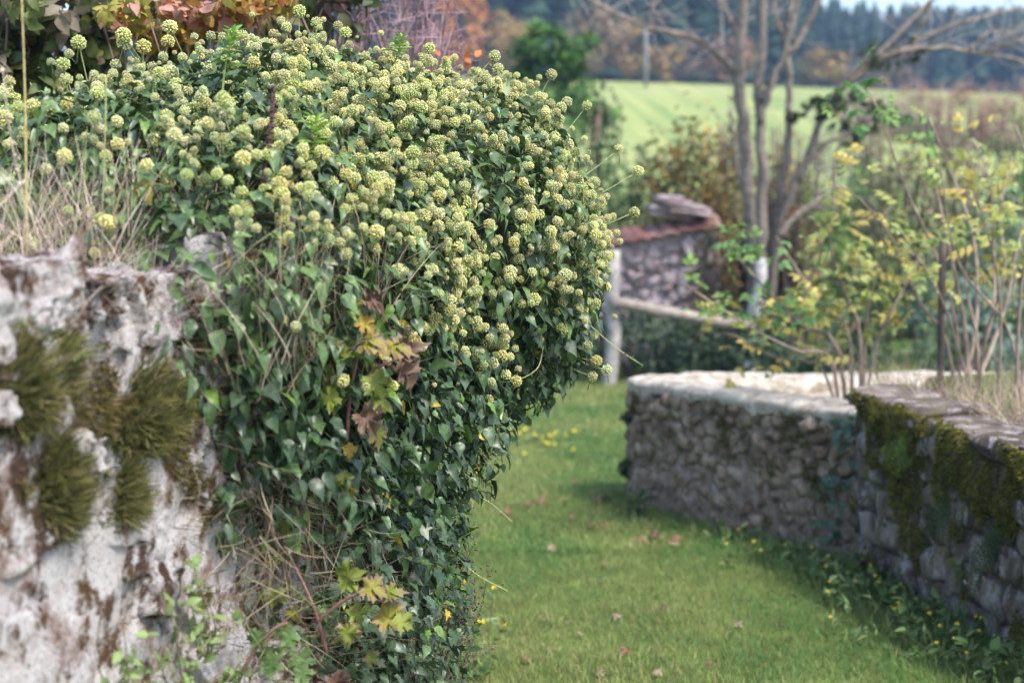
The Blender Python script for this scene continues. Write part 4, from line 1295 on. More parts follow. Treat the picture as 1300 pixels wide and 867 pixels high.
# stake
sb = at(1198, 495, 7.0); sb[2] = float(ground_z(sb[:1], sb[1:2])[0])
mb = MB(); st = at(1197, 305, 7.0)
tube(mb, np.linspace(sb - [0, 0, .1], st, 6), .018, (.10, .08, .07), 7)
mb.add(*[(np.array(q) if i == 0 else q) for i, q in enumerate((ICO1[0] * .018 * np.array([1, 1, .5]) + st, ICO1[1], (.10, .08, .07)))])
stake = mb.obj('stake', M_WOOD); tag(stake, 'thin dark wooden stake standing among canes behind the mossy wall', 'stake', kind='thing')
# tan dry grass on the bank
def grass_patch(name, label, pts_fn, N, length, width, cols, mat, lean=.35, up=1.0, tpl=BLADE3, cat='grass'):
    P, bias = pts_fn(N)
    N = len(P)
    d = norm(bias + np.array([0, 0, up]) + rng.normal(0, lean, (N, 3)))
    nn_ = rng.normal(0, 1, (N, 3)); nn_[:, 2] = np.abs(nn_[:, 2]) * .3
    R = frames_y(d, nn_)
    L_ = length * rng.uniform(.45, 1.25, N)
    S = np.stack([width * rng.uniform(.7, 1.4, N), L_, L_], -1)
    cols = np.asarray(cols); ci = rng.integers(0, len(cols), N)
    mb = MB(); mb.inst(tpl, P, R, S, cols[ci] * rng.uniform(.75, 1.25, (N, 1)))
    return tag(mb.obj(name, mat, kind='stuff'), label, cat)
TAN = [(.52, .38, .28), (.62, .48, .36), (.45, .33, .25), (.55, .46, .30)]
def bank_pts(N):
    s_ = rng.uniform(-.9, 2.6, N); q = rng.uniform(.20, 1.6, N)
    k = rng.random(N) < sstep(-.8, 1.2, s_) * .9 + .1
    s_, q = s_[k], q[k]
    P = RW(s_, q, 0 * s_); P[:, 2] = np.maximum(ground_z(P[:, 0], P[:, 1]), np.where(q < .5, RTOP - .03, -9)) - .01
    return P, np.array([-.15, -.1, 0])
grass_patch('dry_grass', 'tan dry grass on the bank behind the mossy wall', bank_pts, 11000, .18, .004, TAN + [(.20, .26, .08)], M_DRY)

# ================================================================== HEDGE AND TWIGS BEHIND THE IVY
def leafy(label, name, spots, D, cols, tpl, lsize, root, mat=None, stems=14, scol=(.17, .12, .09), cat='shrub', rootz=1.2, dens=260):
    r0 = at(root[0], root[1], D); r0[2] = rootz
    th = thing(name, r0, label, cat)
    mb = MB(); mf = MB()
    for (x, y, rx, ry) in spots:
        k = D / FPX; c = at(x, y, D + rng.uniform(-.15, .25))
        for q in range(max(2, stems // len(spots))):
            a = r0 + np.array([rng.normal(0, .25), rng.normal(0, .12), -.05]); e = c + np.array([rng.uniform(-1, 1) * rx * k, rng.normal(0, .1), rng.uniform(-.5, 1) * ry * k])
            tube(mb, spline([a, (a + e) / 2 + rng.normal(0, .05, 3), e], 7), [.008, .002], np.array(scol) * rng.uniform(.7, 1.3), 5)
        crown(mf, c, (rx * k, .22, ry * k), dens, tpl, lsize, cols, .35, .2, .5)
    mb.obj('stems', M_BARK, th, kind='stuff'); mf.obj('foliage', mat or M_FOL, th, kind='stuff')
    return th
DG = [(.10, .14, .045), (.14, .17, .05), (.26, .24, .05), (.07, .10, .045), (.20, .21, .06), (.19, .16, .11)]
leafy('dark green hedge shrub with yellowing leaves behind the ivy', 'hedge_shrub', [(-40, 20, 60, 60), (20, 40, 50, 60), (70, 20, 50, 50), (110, 60, 45, 45), (30, 110, 50, 50), (-40, 130, 60, 60), (150, 10, 50, 50), (100, -50, 90, 50), (210, 40, 50, 40), (0, -60, 70, 50), (-90, 60, 60, 90), (60, 170, 60, 40)], 5.0, DG, OVAL, .062, (60, 330), dens=400)
ORL = [(.46, .28, .06), (.50, .28, .10), (.48, .25, .19), (.38, .30, .06), (.52, .23, .10), (.32, .29, .06)]
leafy('orange and pink autumn leaved shrub rising behind the ivy', 'autumn_shrub', [(180, 15, 26, 18), (225, 12, 30, 22), (270, 12, 30, 20), (230, 45, 22, 14), (320, 5, 30, 16), (345, 0, 26, 14), (150, 25, 18, 10), (195, -30, 50, 22), (290, -30, 60, 24)], 4.8, ORL, OVAL, .046, (250, 330), dens=170)
leafy('sparse dark twiggy shrub between the orange shrub and purple twigs', 'hedge_shrub', [(330, 30, 50, 30), (380, 10, 40, 40), (420, 20, 40, 40), (440, -20, 40, 40)], 5.3, [(.10, .10, .05), (.16, .14, .05), (.13, .08, .07), (.07, .10, .04)], OVAL, .06, (400, 330), dens=110, stems=40)
# purple bare twigs
tb = at(480, 330, 5.8); tb[2] = 1.0
tw = thing('bare_shrub', tb, 'purplish leafless twiggy shrub behind the top of the ivy', 'shrub')
mb = MB()
for k in range(70):
    e = at(rng.uniform(430, 580), rng.uniform(-70, 95), 5.8 + rng.normal(0, .25))
    a = tb + np.array([rng.uniform(-.28, .28), rng.normal(0, .12), 0]); m = (a + e) / 2 + rng.normal(0, .06, 3); m2 = a * .25 + e * .75 + rng.normal(0, .09, 3)
    Q = spline([a, m, m2, e], 9); c_ = np.array([.24, .16, .175]) * rng.uniform(.6, 1.5)
    tube(mb, Q, [.007, .0018], c_, 4)
    for j in range(9):
        p = Q[rng.integers(4, 9)]; d = norm(rng.normal(0, 1, 3) + [0, 0, .5]) * rng.uniform(.06, .24)
        tube(mb, [p, p + d * .5 + rng.normal(0, .01, 3), p + d], [.002, .001], c_ * 1.2, 3)
mb.obj('twigs', M_BARK, tw, kind='stuff')
mf = MB()
for (x, y) in [(558, 73), (590, 76), (597, 68), (604, 73), (590, 80), (566, 75), (548, 90), (612, 100), (604, 105)]:
    mf.inst(OVAL, [at(x, y, 5.6)], frames(rng.normal(0, 1, (1, 3)) + [[0, -1, .5]], randdir(1)), np.array([.045]), np.array([.60, .20, .06]))
mf.obj('leaves', M_FOL, tw)

# ================================================================== DRY GRASS ON AND UNDER THE LEFT WALL
def ltop_pts(N):
    s_ = rng.uniform(-1.1, .42, N); o = rng.uniform(-.45, -.09, N)
    cl = fbm(np.stack([s_ * 8, o * 8, 0 * s_], -1), 71, 2) > -.15
    s_, o = s_[cl], o[cl]
    return LW(s_, o, LTOP - .02 + 0 * s_), np.array([.10, -.05, 0])
grass_patch('dry_grass', 'long tan and pinkish dry grass on top of the pale limestone wall', ltop_pts, 3000, .24, .0025, [(.70, .55, .42), (.76, .62, .48), (.60, .46, .36), (.78, .64, .56), (.72, .56, .50), (.30, .36, .12)], M_DRY, .33)
def ivyfront_pts(N):
    s_ = rng.uniform(-.15, .45, N)
    return LW(s_, rng.uniform(.05, .24, N), rng.uniform(1.10, 1.38, N)), np.array([.05, -.05, 0])
grass_patch('dry_grass', 'thin tan grass stems standing in front of the left part of the ivy', ivyfront_pts, 330, .19, .0019, TAN, M_DRY, .3)
def lover_pts(N):
    s_ = rng.normal(-.28, .12, N); s_[:N // 3] = rng.normal(.02, .06, N // 3)
    return LW(s_, rng.uniform(-.10, .05, N), LTOP - rng.uniform(-.01, .10, N)), np.array([.45, -.15, 0])
grass_patch('dry_grass', 'fine pinkish dry grass spilling over the front edge of the limestone wall', lover_pts, 420, .12, .0022, [(.60, .46, .42), (.52, .40, .36), (.66, .54, .46)], M_DRY, .45, .25)
def under_pts(N):
    x = rng.uniform(285, 470, N); y = rng.uniform(580, 700, N)
    P = []
    for a, b_ in zip(x, y):
        d = ray(a, b_); o0 = np.array([0, 0, EYE])
        t = (P0 @ NL + 0.05 - o0[:2] @ NL) / (d[:2] @ NL)
        P.append(o0 + d * t)
    return np.array(P) + NL3 * rng.uniform(-.03, .08, (N, 1)), np.array([.25, -.25, 0])
grass_patch('dry_grass', 'tan withered grass hanging from the wall beneath the ivy', under_pts, 430, .10, .0026, [(.50, .37, .27), (.40, .28, .20), (.60, .48, .36), (.30, .22, .14)], M_DRY, .45, -.75)
def low_pts(N):
    x = rng.uniform(270, 560, N); y = rng.uniform(690, 900, N); Q = []
    for a, c_ in zip(x, y):
        d = ray(a, c_); o0 = np.array([0, 0, EYE]); t = (P0 @ NL + 0.06 - o0[:2] @ NL) / (d[:2] @ NL); Q.append(o0 + d * t)
    return np.array(Q) + NL3 * rng.uniform(-.03, .08, (N, 1)), np.array([.2, -.3, 0])
grass_patch('weed_stalks', 'thin dry stalks and green weed stems tangled at the foot of the ivy', low_pts, 800, .12, .0022, [(.40, .30, .20), (.28, .20, .13), (.16, .20, .07), (.24, .27, .12), (.50, .42, .30)], M_DRY, .6, .15)

def on_left_face(px_, py_, off=0.0):
    d = ray(px_, py_); o0 = np.array([0, 0, EYE])
    t = (P0 @ NL + off - o0[:2] @ NL) / (d[:2] @ NL)
    return o0 + d * t

# ---- moss tufts on the left wall
SPIKE = blade_tpl(2, 0.25)
def moss_tuft(label, x, y, rx, ry, N=1500, L0=.046, cols=None, off=.0, down=.25, name='moss_tuft'):
    c = on_left_face(x, y, off); k = c[1] / FPX
    th = thing(name, c, label, 'moss')
    N = int(N * 1.5); cc_ = rng.normal(0, .58, (9, 2)); u = cc_[rng.integers(0, 9, N)] + rng.normal(0, .24, (N, 2)); u[::4] *= 1.5; u = u[np.linalg.norm(u, axis=1) < 1.7]; N = len(u)
    bulge = np.sqrt(np.clip(1.1 - np.sum(u * u, 1), 0, 1))
    P = c + TL3 * (u[:, :1] * rx * k * 1.1) + ZUP * (u[:, 1:] * ry * k) + NL3 * (bulge[:, None] * min(rx, ry) * k * .55 * rng.uniform(.6, 1.0, (N, 1)))
    P += rng.normal(0, .004, P.shape)
    rim_ = np.linalg.norm(u, axis=1)
    sw = fbm(np.c_[u * 2.2, np.full(N, x * .1)], 33, 2)[:, None]
    d = norm(NL3 * .55 + TL3 * (u[:, :1] * .5 + sw * .9 + .15) + ZUP * (u[:, 1:] * .4 + .45 + sw * .6) + rng.normal(0, .26, (N, 3)))
    cols = np.array(cols or [(.15, .155, .045), (.10, .11, .035), (.22, .21, .07), (.075, .08, .03), (.30, .25, .12)])
    mb = MB(); L_ = L0 * rng.uniform(.35, 1.35, N) * np.clip(1.25 - .55 * rim_, .3, 1)
    mb.inst(SPIKE, P, frames_y(d, rng.normal(0, 1, (N, 3))), np.stack([.0030 * rng.uniform(.7, 1.3, N), L_, L_], -1), cols[rng.integers(0, len(cols), N)] * rng.uniform(.75, 1.3, (N, 1)))
    mb.obj('fronds', M_MOSS, th, kind='stuff')
    mb = MB(); v, f = ICO2
    q = (v[:, :1] * TL3 * rx * k * .75 + v[:, 1:2] * NL3 * min(rx, ry) * k * .36 + v[:, 2:] * ZUP * ry * k * .72)
    mb.add(c + q * (1 + .25 * fbm(v * 2.2 + x, 5, 3))[:, None], f, (.055, .05, .018)); mb.obj('cushion', M_MOSS, th)
moss_tuft('large olive moss tuft hanging on the limestone wall, rightmost of the big ones', 172, 520, 78, 70, 5200)
moss_tuft('olive moss tuft below the top block of the limestone wall, beside blades of grass', 28, 480, 80, 74, 5000)
moss_tuft('shaggy round moss tuft in the lower row on the limestone wall', 64, 612, 62, 74, 4600)
moss_tuft('narrow shaggy moss tuft hugging the shaggy round one on the limestone wall', 140, 622, 42, 62, 3000)
moss_tuft('bright green moss tuft on the limestone wall, nearest to the ivy', 218, 462, 34, 40, 1500, .024, [(.19, .24, .04), (.14, .17, .035), (.25, .27, .06)])
moss_tuft('dark brownish moss strip on the lower limestone wall under the tufts', 135, 712, 17, 46, 900, .014, [(.13, .10, .02), (.09, .07, .02)])
moss_tuft('small brown moss pad on the limestone wall beside the withered grass', 222, 735, 17, 22, 500, .014, [(.17, .13, .025), (.12, .10, .025)])
moss_tuft('small dark moss pad under the shaggy round tuft', 62, 690, 18, 20, 450, .012, [(.15, .12, .025), (.10, .08, .02)])
moss_tuft('tiny rusty moss pad low on the limestone wall', 108, 795, 10, 22, 300, .012, [(.15, .11, .03), (.10, .09, .03)])
moss_tuft('mixed moss and dry stalk tuft on the wall edge next to the ivy leaves', 255, 560, 28, 52, 1200, .026, [(.20, .17, .06), (.14, .13, .04), (.30, .22, .13)])
moss_tuft('moss tuft between wall and withered grass below the ivy edge', 262, 640, 24, 48, 900, .022, [(.17, .15, .045), (.12, .11, .035), (.28, .20, .12)])
# thin moss and dead stalks spreading from the tufts into the ivy
NM = 60000
s_ = rng.uniform(-.95, .22, NM); z_ = rng.uniform(.70, LTOP, NM)
P = LW(s_, 0 * s_, z_); pxm, pym, _ = project(P)
mk = fbm(P * np.array([9, 9, 7]), 611, 4, gain=.6) + .22 * sstep(700, 560, pym) * sstep(330, 420, pym) + .20 * sstep(150, 260, pxm) - .25 * sstep(640, 800, pym)
sel = mk > .22; P = P[sel]; N = len(P); lift = np.clip(mk[sel] - .22, 0, .3)[:, None]
dd = norm(NL3 * .7 + TL3 * .2 + rng.normal(0, .5, (N, 3)))
mcol = np.array([(.13, .10, .03), (.16, .15, .04), (.09, .065, .025), (.21, .18, .06), (.24, .17, .09)])
mb = MB(); LL = rng.uniform(.008, .022, N)
mb.inst(SPIKE, P + NL3 * (lift * .12 + .004), frames_y(dd, rng.normal(0, 1, (N, 3))), np.stack([np.full(N, .0032), LL, LL], -1), mcol[rng.integers(0, 5, N)] * rng.uniform(.7, 1.3, (N, 1)))
tag(mb.obj('moss', M_MOSS, kind='stuff'), 'thin brown and olive moss creeping over the pale limestone wall face', 'moss')
def wallstalk_pts(N):
    s_ = rng.normal(-.06, .10, N); z_ = rng.uniform(.85, 1.34, N)
    return LW(s_, rng.uniform(0, .05, N), z_), np.array([.3, -.2, 0])
grass_patch('dry_grass', 'short withered stalks on the limestone wall along the left edge of the ivy', wallstalk_pts, 700, .075, .0020, TAN + [(.30, .22, .14), (.22, .22, .08)], M_DRY, .6, .1)
# few fresh grass blades on it
gt = thing('grass_tuft', on_left_face(80, 470, .03), 'small tuft of fresh green grass blades sprouting from the limestone wall', 'grass')
for (x0, y0, x1, y1) in [(75, 470, 135, 440), (80, 462, 118, 425), (85, 470, 120, 452), (78, 455, 92, 415), (0, 450, 40, 405), (5, 440, 25, 400)]:
    a = on_left_face(x0, y0, .03); e = on_left_face(x1, y1, .07)
    mb = MB(); tube(mb, spline([a, (a + e) / 2 + [0, 0, .012], e], 6), [.0022, .0006], (.24, .34, .07), 4); mb.obj('blade', M_GRASS, gt)
for (x, y, lab) in [(165, 850, 'thin leafy weed with yellow buds at the base of the limestone wall'), (235, 830, 'straggly weed with small leaves before the limestone wall, beside the seedlings'), (265, 780, 'sparse grey green weed on the limestone wall under the withered grass')]:
    c = on_left_face(x, y + 60, .08); th = thing('wall_weed', c, lab, 'weed')
    ms = MB(); ml = MB()
    for k in range(9):
        e = on_left_face(x + rng.normal(0, 38), y - rng.uniform(-20, 70), .10)
        Q = spline([c, (c + e) / 2 + rng.normal(0, .015, 3), e], 8); tube(ms, Q, [.0016, .0008], np.array([.20, .16, .09]) * rng.uniform(.7, 1.4), 4)
        m = 6; i = rng.integers(2, 8, m)
        ml.inst(OVAL, Q[i], frames_y(rng.normal(0, 1, (m, 3)), rng.normal(0, .4, (m, 3)) + NL3 + ZUP), rng.uniform(.012, .032, m), np.array([.17, .24, .08]) * rng.uniform(.6, 1.4, (m, 1)))
    ms.obj('stems', M_STEM, th, kind='stuff'); ml.obj('leaves', M_FOL, th, kind='stuff')

# ================================================================== MAPLE SEEDLINGS IN THE IVY
MG = (.20, .24, .04); MY = (.30, .28, .045); MBR = (.27, .17, .12)
MT = [[tpl_mesh(lobed_tpl(MAPLE_OUT, (0, .38), fo * rng.uniform(.5, 1.6), cu * rng.uniform(.6, 1.6), b_, r_, .55, rp, .34, 7 * v_ + int(fo * 100)), 'leaf', M_FOL) for v_ in range(4)] for (fo, cu, b_, r_, rp) in [
    (.35, .4, MG, MG, .06), (.6, .6, MY, MBR, .10), (.4, .8, MG, MBR, .12), (.25, .35, (.10, .17, .05), (.12, .19, .06), .04), (1.2, 1.3, (.14, .08, .05), (.22, .145, .11), .16), (.5, .5, (.38, .28, .035), (.34, .22, .05), .08)]]
def maple(label, base_px, D, leaves, stem_px):
    b_ = at(*base_px, D)
    th = thing('maple_seedling', b_, label, 'seedling')
    for path in stem_px:
        mb = MB(); tube(mb, spline([at(x, y, D - .04) for x, y in path], 12), [.0045, .0025], (.26, .12, .11), 6); sto = mb.obj('stem', M_STEM, th)
    for (x, y, sz, ang, t) in leaves:
        a = math.radians(ang)
        d = np.array([[math.sin(a), -.25, math.cos(a)]]); n_ = np.array([[rng.normal(.2, .45), -.7, .6 + rng.normal(0, .45)]])
        p = at(x, y, D - .07 + rng.uniform(-.03, .03))
        place('leaf', MT[t][rng.integers(4)], sto, p, frames_y(d, n_)[0], sz * .74)
maple('yellow green maple seedling with browning leaves poking out of the ivy', (440, 560), 3.05, [
    (440, 395, .075, 60, 0), (462, 385, .07, 100, 4), (455, 405, .06, 120, 5), (430, 455, .085, 40, 0), (455, 440, .09, 70, 1), (490, 445, .085, 80, 1), (500, 465, .095, 130, 4), (470, 475, .08, 150, 0), (440, 480, .07, 200, 3), (430, 500, .075, 250, 0), (470, 505, .07, 110, 0), (455, 525, .085, 130, 4), (475, 540, .07, 150, 2), (430, 445, .06, -50, 2), (437, 565, .05, 150, 5), (425, 470, .065, -100, 2), (415, 435, .05, 10, 5), (510, 450, .07, 60, 4)],
    [[(440, 560), (445, 500), (455, 440), (450, 390)], [(445, 500), (475, 470), (505, 455)]])
maple('low yellow maple seedling with a red stem below the ivy', (415, 830), 3.05, [
    (430, 735, .085, 70, 0), (460, 745, .08, 95, 1), (485, 755, .07, 60, 2), (480, 775, .095, 120, 1), (500, 785, .07, 110, 0), (440, 790, .08, 170, 2), (445, 770, .07, 140, 0), (350, 745, .065, 190, 0), (345, 720, .06, 10, 0), (365, 660, .05, 200, 0), (370, 770, .055, 160, 1), (395, 850, .08, 200, 4), (420, 855, .07, 150, 4), (405, 840, .08, 180, 4), (360, 790, .06, 180, 3), (345, 820, .07, 200, 3), (380, 825, .075, 170, 3), (465, 830, .05, 120, 2), (440, 612, .05, 170, 5), (432, 600, .05, 150, 0)],
    [[(415, 830), (400, 775), (375, 720), (358, 690)], [(330, 750), (345, 715), (358, 690)], [(400, 790), (440, 760), (470, 750)], [(358, 690), (362, 670), (365, 655)]])
maple('dull green maple seedling at the foot of the limestone wall', (300, 870), 2.85, [
    (345, 830, .07, 180, 3), (330, 800, .06, 200, 3), (365, 800, .055, 160, 3), (205, 860, .06, 200, 3), (380, 845, .06, 150, 3), (300, 850, .05, 220, 3)], [[(300, 870), (320, 830), (345, 800), (365, 790)]])

# ================================================================== STALKS AND SPRIGS
def seed_stalk(label, pts, D, r, col, seeds, ssize, scol, cat='stalk'):
    Q = spline([at(x, y, D) for x, y in pts], 24)
    th = thing('seed_stalk', Q[0], label, cat)
    mb = MB(); tube(mb, Q, [r, r * .6], col, 6); mb.obj('stem', M_STEM, th)
    if seeds:
        i = rng.integers(8, 24, seeds); mb = MB()
        d = randdir(seeds)
        mb.inst((*ICO0, np.ones((12, 3))), Q[i] + d * r * 1.6 + rng.normal(0, .004, (seeds, 3)), frames(d, randdir(seeds)), np.stack([ssize * rng.uniform(.5, 1, seeds)] * 2 + [ssize * rng.uniform(.9, 1.8, seeds)], -1), np.asarray(scol) * rng.uniform(.6, 1.4, (seeds, 1)))
        mb.obj('seed_head', M_STEM, th, kind='stuff')
seed_stalk('dark brown seed stalk standing upright in front of the ivy', [(300, 390), (315, 310), (335, 220), (343, 165), (346, 118)], 2.95, .0035, (.16, .08, .07), 110, .0045, (.10, .055, .05))
seed_stalk('shorter dark seed stalk beside the tall one in the ivy', [(355, 330), (368, 280), (378, 235), (381, 195)], 3.05, .0022, (.15, .09, .07), 60, .0035, (.13, .08, .07))
seed_stalk('tall straw coloured stem rising at the left end of the ivy', [(34, 340), (33, 200), (31, 90), (27, -20)], 2.75, .0028, (.45, .36, .16), 0, 0, 0)
seed_stalk('pale green upright stem in front of the ivy flowers', [(128, 300), (132, 220), (134, 150), (135, 100)], 2.85, .0022, (.36, .38, .16), 0, 0, 0)
seed_stalk('thin leaning tan stem in front of the ivy', [(135, 310), (150, 255), (165, 205), (178, 178)], 2.8, .0018, (.42, .32, .18), 12, .003, (.4, .3, .2))
seed_stalk('pale drooping grass stem leaning left over the wall top', [(40, 320), (28, 240), (15, 180), (3, 85)], 2.6, .0016, (.50, .42, .30), 10, .004, (.5, .42, .33))
def sprig(label, pts, D, n=26, L0=.05, col=(.20, .34, .07)):
    Q = spline([at(x, y, D) for x, y in pts], 20)
    th = thing('green_sprig', Q[0], label, 'sprig')
    mb = MB(); tube(mb, Q, [.0028, .0015], (.26, .34, .11), 5); sto = mb.obj('stem', M_STEM, th)
    me = tpl_mesh((LANCE[0], LANCE[1], LANCE[2] * np.array(col)), 'leaf', M_FOL)
    for k in range(n):
        t = (k / n) ** .7; p = Q[int(9 + t * 10)]; a = k * 2.4
        d = np.array([[math.cos(a), math.sin(a), .25 + .9 * t * t]])
        place('leaf', me, sto, p, frames_y(d, np.array([[0, 0, 1.]]) + rng.normal(0, .2, (1, 3)))[0], L0 * (1.15 - .5 * t) * rng.uniform(.8, 1.2))
sprig('bright green leafy sprig rising above the ivy beneath the orange shrub', [(282, 130), (284, 100), (290, 65), (298, 38)], 3.25)
sprig('bright green leafy sprig among ivy flowers right of the dark seed stalk', [(393, 250), (396, 215), (400, 180), (402, 150)], 3.05, 26, .055, (.24, .38, .06))
sprig('small bright green sprig at the ivy top beside the purple twigs', [(498, 110), (500, 85), (506, 65), (510, 45)], 3.75, 22, .045)
# dried dark weed beside the lower ivy
db = at(560, 880, 3.9)
dried = thing('dried_weed', db, 'dried dark brown seed weed leaning out from the lower ivy over the lawn', 'weed')
mb = MB(); md = MB()
for k in range(34):
    e = at(rng.uniform(548, 625), rng.uniform(640, 850), 3.85 + rng.normal(0, .08)); a = db + rng.normal(0, .03, 3) + [-.02, 0, 0]
    Q = spline([a, (a + e) / 2 + rng.normal(0, .025, 3), e], 9); tube(mb, Q, [.0018, .0008], (.20, .14, .10), 4)
    m = 16; i = rng.integers(4, 9, m)
    md.inst((*ICO0, np.ones((12, 3))), Q[i] + rng.normal(0, .012, (m, 3)), frames(randdir(m), randdir(m)), np.stack([rng.uniform(.0015, .0035, m)] * 2 + [rng.uniform(.003, .008, m)], -1), np.array([.11, .07, .06]) * rng.uniform(.6, 1.6, (m, 1)))
mb.obj('stems', M_STEM, dried, kind='stuff'); md.obj('seed_heads', M_STEM, dried, kind='stuff')

# ================================================================== RIGHT WALL MOSS, FERN AND WEEDS
def right_face(N, s0, s1, z0, z1):
    s_ = rng.uniform(s0, s1, N); z_ = rng.uniform(z0, z1, N)
    P = RW(s_, 0.0 * s_ - .012, z_)
    return P
P = right_face(60000, .0, 2.6, -.35, RTOP + .03)
msk = fbm(P * np.array([8, 8, 3.4]), 401, 4) + .35 * sstep(.0, .5, P[:, 2]) - .1 * sstep(-.1, -.35, P[:, 2]) - .3 * sstep(6.25, 6.7, P[:, 1])
P = P[msk > .12]; N = len(P)
d = norm(-NR3 * .7 + np.array([0, 0, -.25]) + rng.normal(0, .45, (N, 3)))
bl = np.clip(msk[msk > .12] - .12, 0, .35)[:, None]
cols = np.array([(.20, .19, .035), (.14, .14, .03), (.27, .24, .05), (.09, .095, .025)])
mb = MB(); mb.inst(SPIKE, P - NR3 * bl * .15, frames_y(d, rng.normal(0, 1, (N, 3))), np.stack([np.full(N, .006), rng.uniform(.014, .03, N), rng.uniform(.014, .03, N)], -1), cols[rng.integers(0, 4, N)] * rng.uniform(.7, 1.3, (N, 1)))
tag(mb.obj('moss', M_MOSS, kind='stuff'), 'thick yellow green moss covering the dark stone wall', 'moss')
# moss patches on the enclosure wall
u = rng.uniform(0, 2.5, 26000); v_ = rng.uniform(.03, .68, len(u))
pp = np.stack([np.interp(u, cum, OUT[:, 0]), np.interp(u, cum, OUT[:, 1])], -1); nn2 = norm(np.stack([np.interp(u, cum, ON[:, 0]), np.interp(u, cum, ON[:, 1])], -1))
P = np.c_[pp + nn2 * .014, enc_top(pp[:, 1]) - v_]
mk = fbm(P * 7, 431, 3) + .12 * sstep(.7, .0, u)
sel = mk > .34; P = P[sel]; N = len(P); n3_ = np.c_[nn2[sel], np.zeros(N)]
mb = MB(); mb.inst(SPIKE, P, frames_y(n3_ + rng.normal(0, .5, (N, 3)), rng.normal(0, 1, (N, 3))), np.stack([np.full(N, .006), rng.uniform(.01, .022, N), rng.uniform(.01, .02, N)], -1), cols[rng.integers(0, 4, N)] * rng.uniform(.5, .9, (N, 1)))
tag(mb.obj('moss', M_MOSS, kind='stuff'), 'scattered dark moss patches on the white capped rubble wall', 'moss')
# fern
def fern(label, px_, py_, D, n, L0, col, fan=1.0, down=-.2):
    c = at(px_, py_, D); th = thing('fern', c, label, 'fern')
    for k in range(n):
        a = -.5 + (k / max(n - 1, 1)) * 2.3 * fan
        d = norm(-NR3 * math.sin(a) * .9 + ZUP * math.cos(a) + TR3 * rng.uniform(-.2, .5))
        Q = spline([c, c + d * L0 * .55 + ZUP * .01, c + d * L0 + ZUP * down * L0], 12)
        mb = MB(); tube(mb, Q, [.002, .001], np.array(col) * .8, 4)
        for i in range(2, 12):
            t = norm(Q[i] - Q[i - 1]); sd = norm(np.cross(t, TR3 + ZUP * .4 - NR3 * .3))
            for sg in (-1, 1):
                mb.inst(LANCE, [Q[i]], frames_y((sd * sg + t * .4)[None], (TR3 + ZUP * .4 - NR3 * .3)[None]), np.array([[.45, 1, 1]]) * L0 * .26 * (1 - abs(i - 4) / 10), np.array(col) * rng.uniform(.8, 1.2))
        mb.obj('frond', M_FOL, th)
fern('bright green fern growing from the top of the mossy wall', 1165, 575, 6.04, 15, .17, (.15, .23, .04))
fern('dark green fern low on the mossy wall face', 1215, 655, 5.70, 11, .15, (.07, .12, .04), 1.2, -.6)
fern('dark fern hanging on the mossy wall near the weeds', 1275, 700, 5.33, 11, .16, (.06, .10, .035), 1.2, -.7)
# ivy trailing down where the walls meet
th = thing('ivy_sprig', at(1080, 540, 6.7), 'small bluish green ivy creeping down where the two right walls meet', 'ivy')
mb = MB()
for (x, y) in [(1072, 540), (1085, 548), (1065, 552), (1092, 536), (1078, 560), (1060, 600), (1055, 622), (1062, 640), (1052, 665), (1070, 610), (1075, 590), (1048, 612), (1066, 655), (1060, 680)]:
    for q in range(4):
        mb.inst(IVY_LOB, [at(x + rng.normal(0, 7), y + rng.normal(0, 7), 6.72 + rng.normal(0, .02))], frames(np.array([[-.7, -.7, .4]]) + rng.normal(0, .3, (1, 3)), np.array([[0, 0, -1.]]) + rng.normal(0, .4, (1, 3))), np.array([rng.uniform(.035, .06)]), np.array([.06, .10, .06]) * rng.uniform(.7, 1.3))
mb.obj('leaves', M_IVY, th)

# weeds at the foot of the right walls
def flower_tpl():
    mb = MB(); 
    for k in range(6):
        a = k * math.pi / 3; mb.inst(SMALL, [(0, 0, 0)], frames_y(np.array([[math.cos(a), math.sin(a), .25]]), np.array([[0, 0, 1.]])), np.array([1.0]), np.array([1, 1, 1.]))
    mb.add(ICO0[0] * .3 + [0, 0, .1], ICO0[1], (.7, .7, .5))
    return np.concatenate(mb.v), np.concatenate(mb.f), np.concatenate(mb.c)
FLW = flower_tpl()
def weed(label, base, H, spread, n, cols, nfl, fcol=(.75, .55, .03), lsize=.055, group=None, fsize=.0095):
    th = thing('meadow_weed', base, label, 'weed', group)
    mb = MB(); ml = MB(); mf = MB()
    for k in range(n):
        a = base + np.array([rng.normal(0, spread * .5), rng.normal(0, spread * .5), 0]); a[2] = float(ground_z(a[:1], a[1:2])[0])
        e = a + np.array([rng.normal(0, spread * .4), rng.normal(0, spread * .4), H * rng.uniform(.4, 1.1)])
        Q = spline([a, (a + e) / 2 + rng.normal(0, .015, 3), e], 7)
        tube(mb, Q, [.0018, .001], np.array([.16, .22, .07]) * rng.uniform(.7, 1.3), 4)
        m = 6; i = rng.integers(0, 7, m)
        ml.inst(LANCE if k % 4 else OVAL, Q[i], frames_y(rng.normal(0, 1, (m, 3)) + [0, 0, .5], rng.normal(0, .5, (m, 3)) + ZUP), lsize * rng.uniform(.5, 1.2, m), np.asarray(cols)[rng.integers(0, len(cols), m)] * rng.uniform(.7, 1.3, (m, 1)))
        if k < nfl:
            mf.inst(FLW, [Q[-1]], frames(np.array([[rng.normal(0, .4), -.5, .9]]), randdir(1)), np.array([fsize * rng.uniform(.7, 1.3)]), np.array(fcol))
    mb.obj('stems', M_STEM, th, kind='stuff'); ml.obj('leaves', M_FOL, th, kind='stuff')
    if nfl: mf.obj('flowers', M_PETAL, th, kind='stuff')
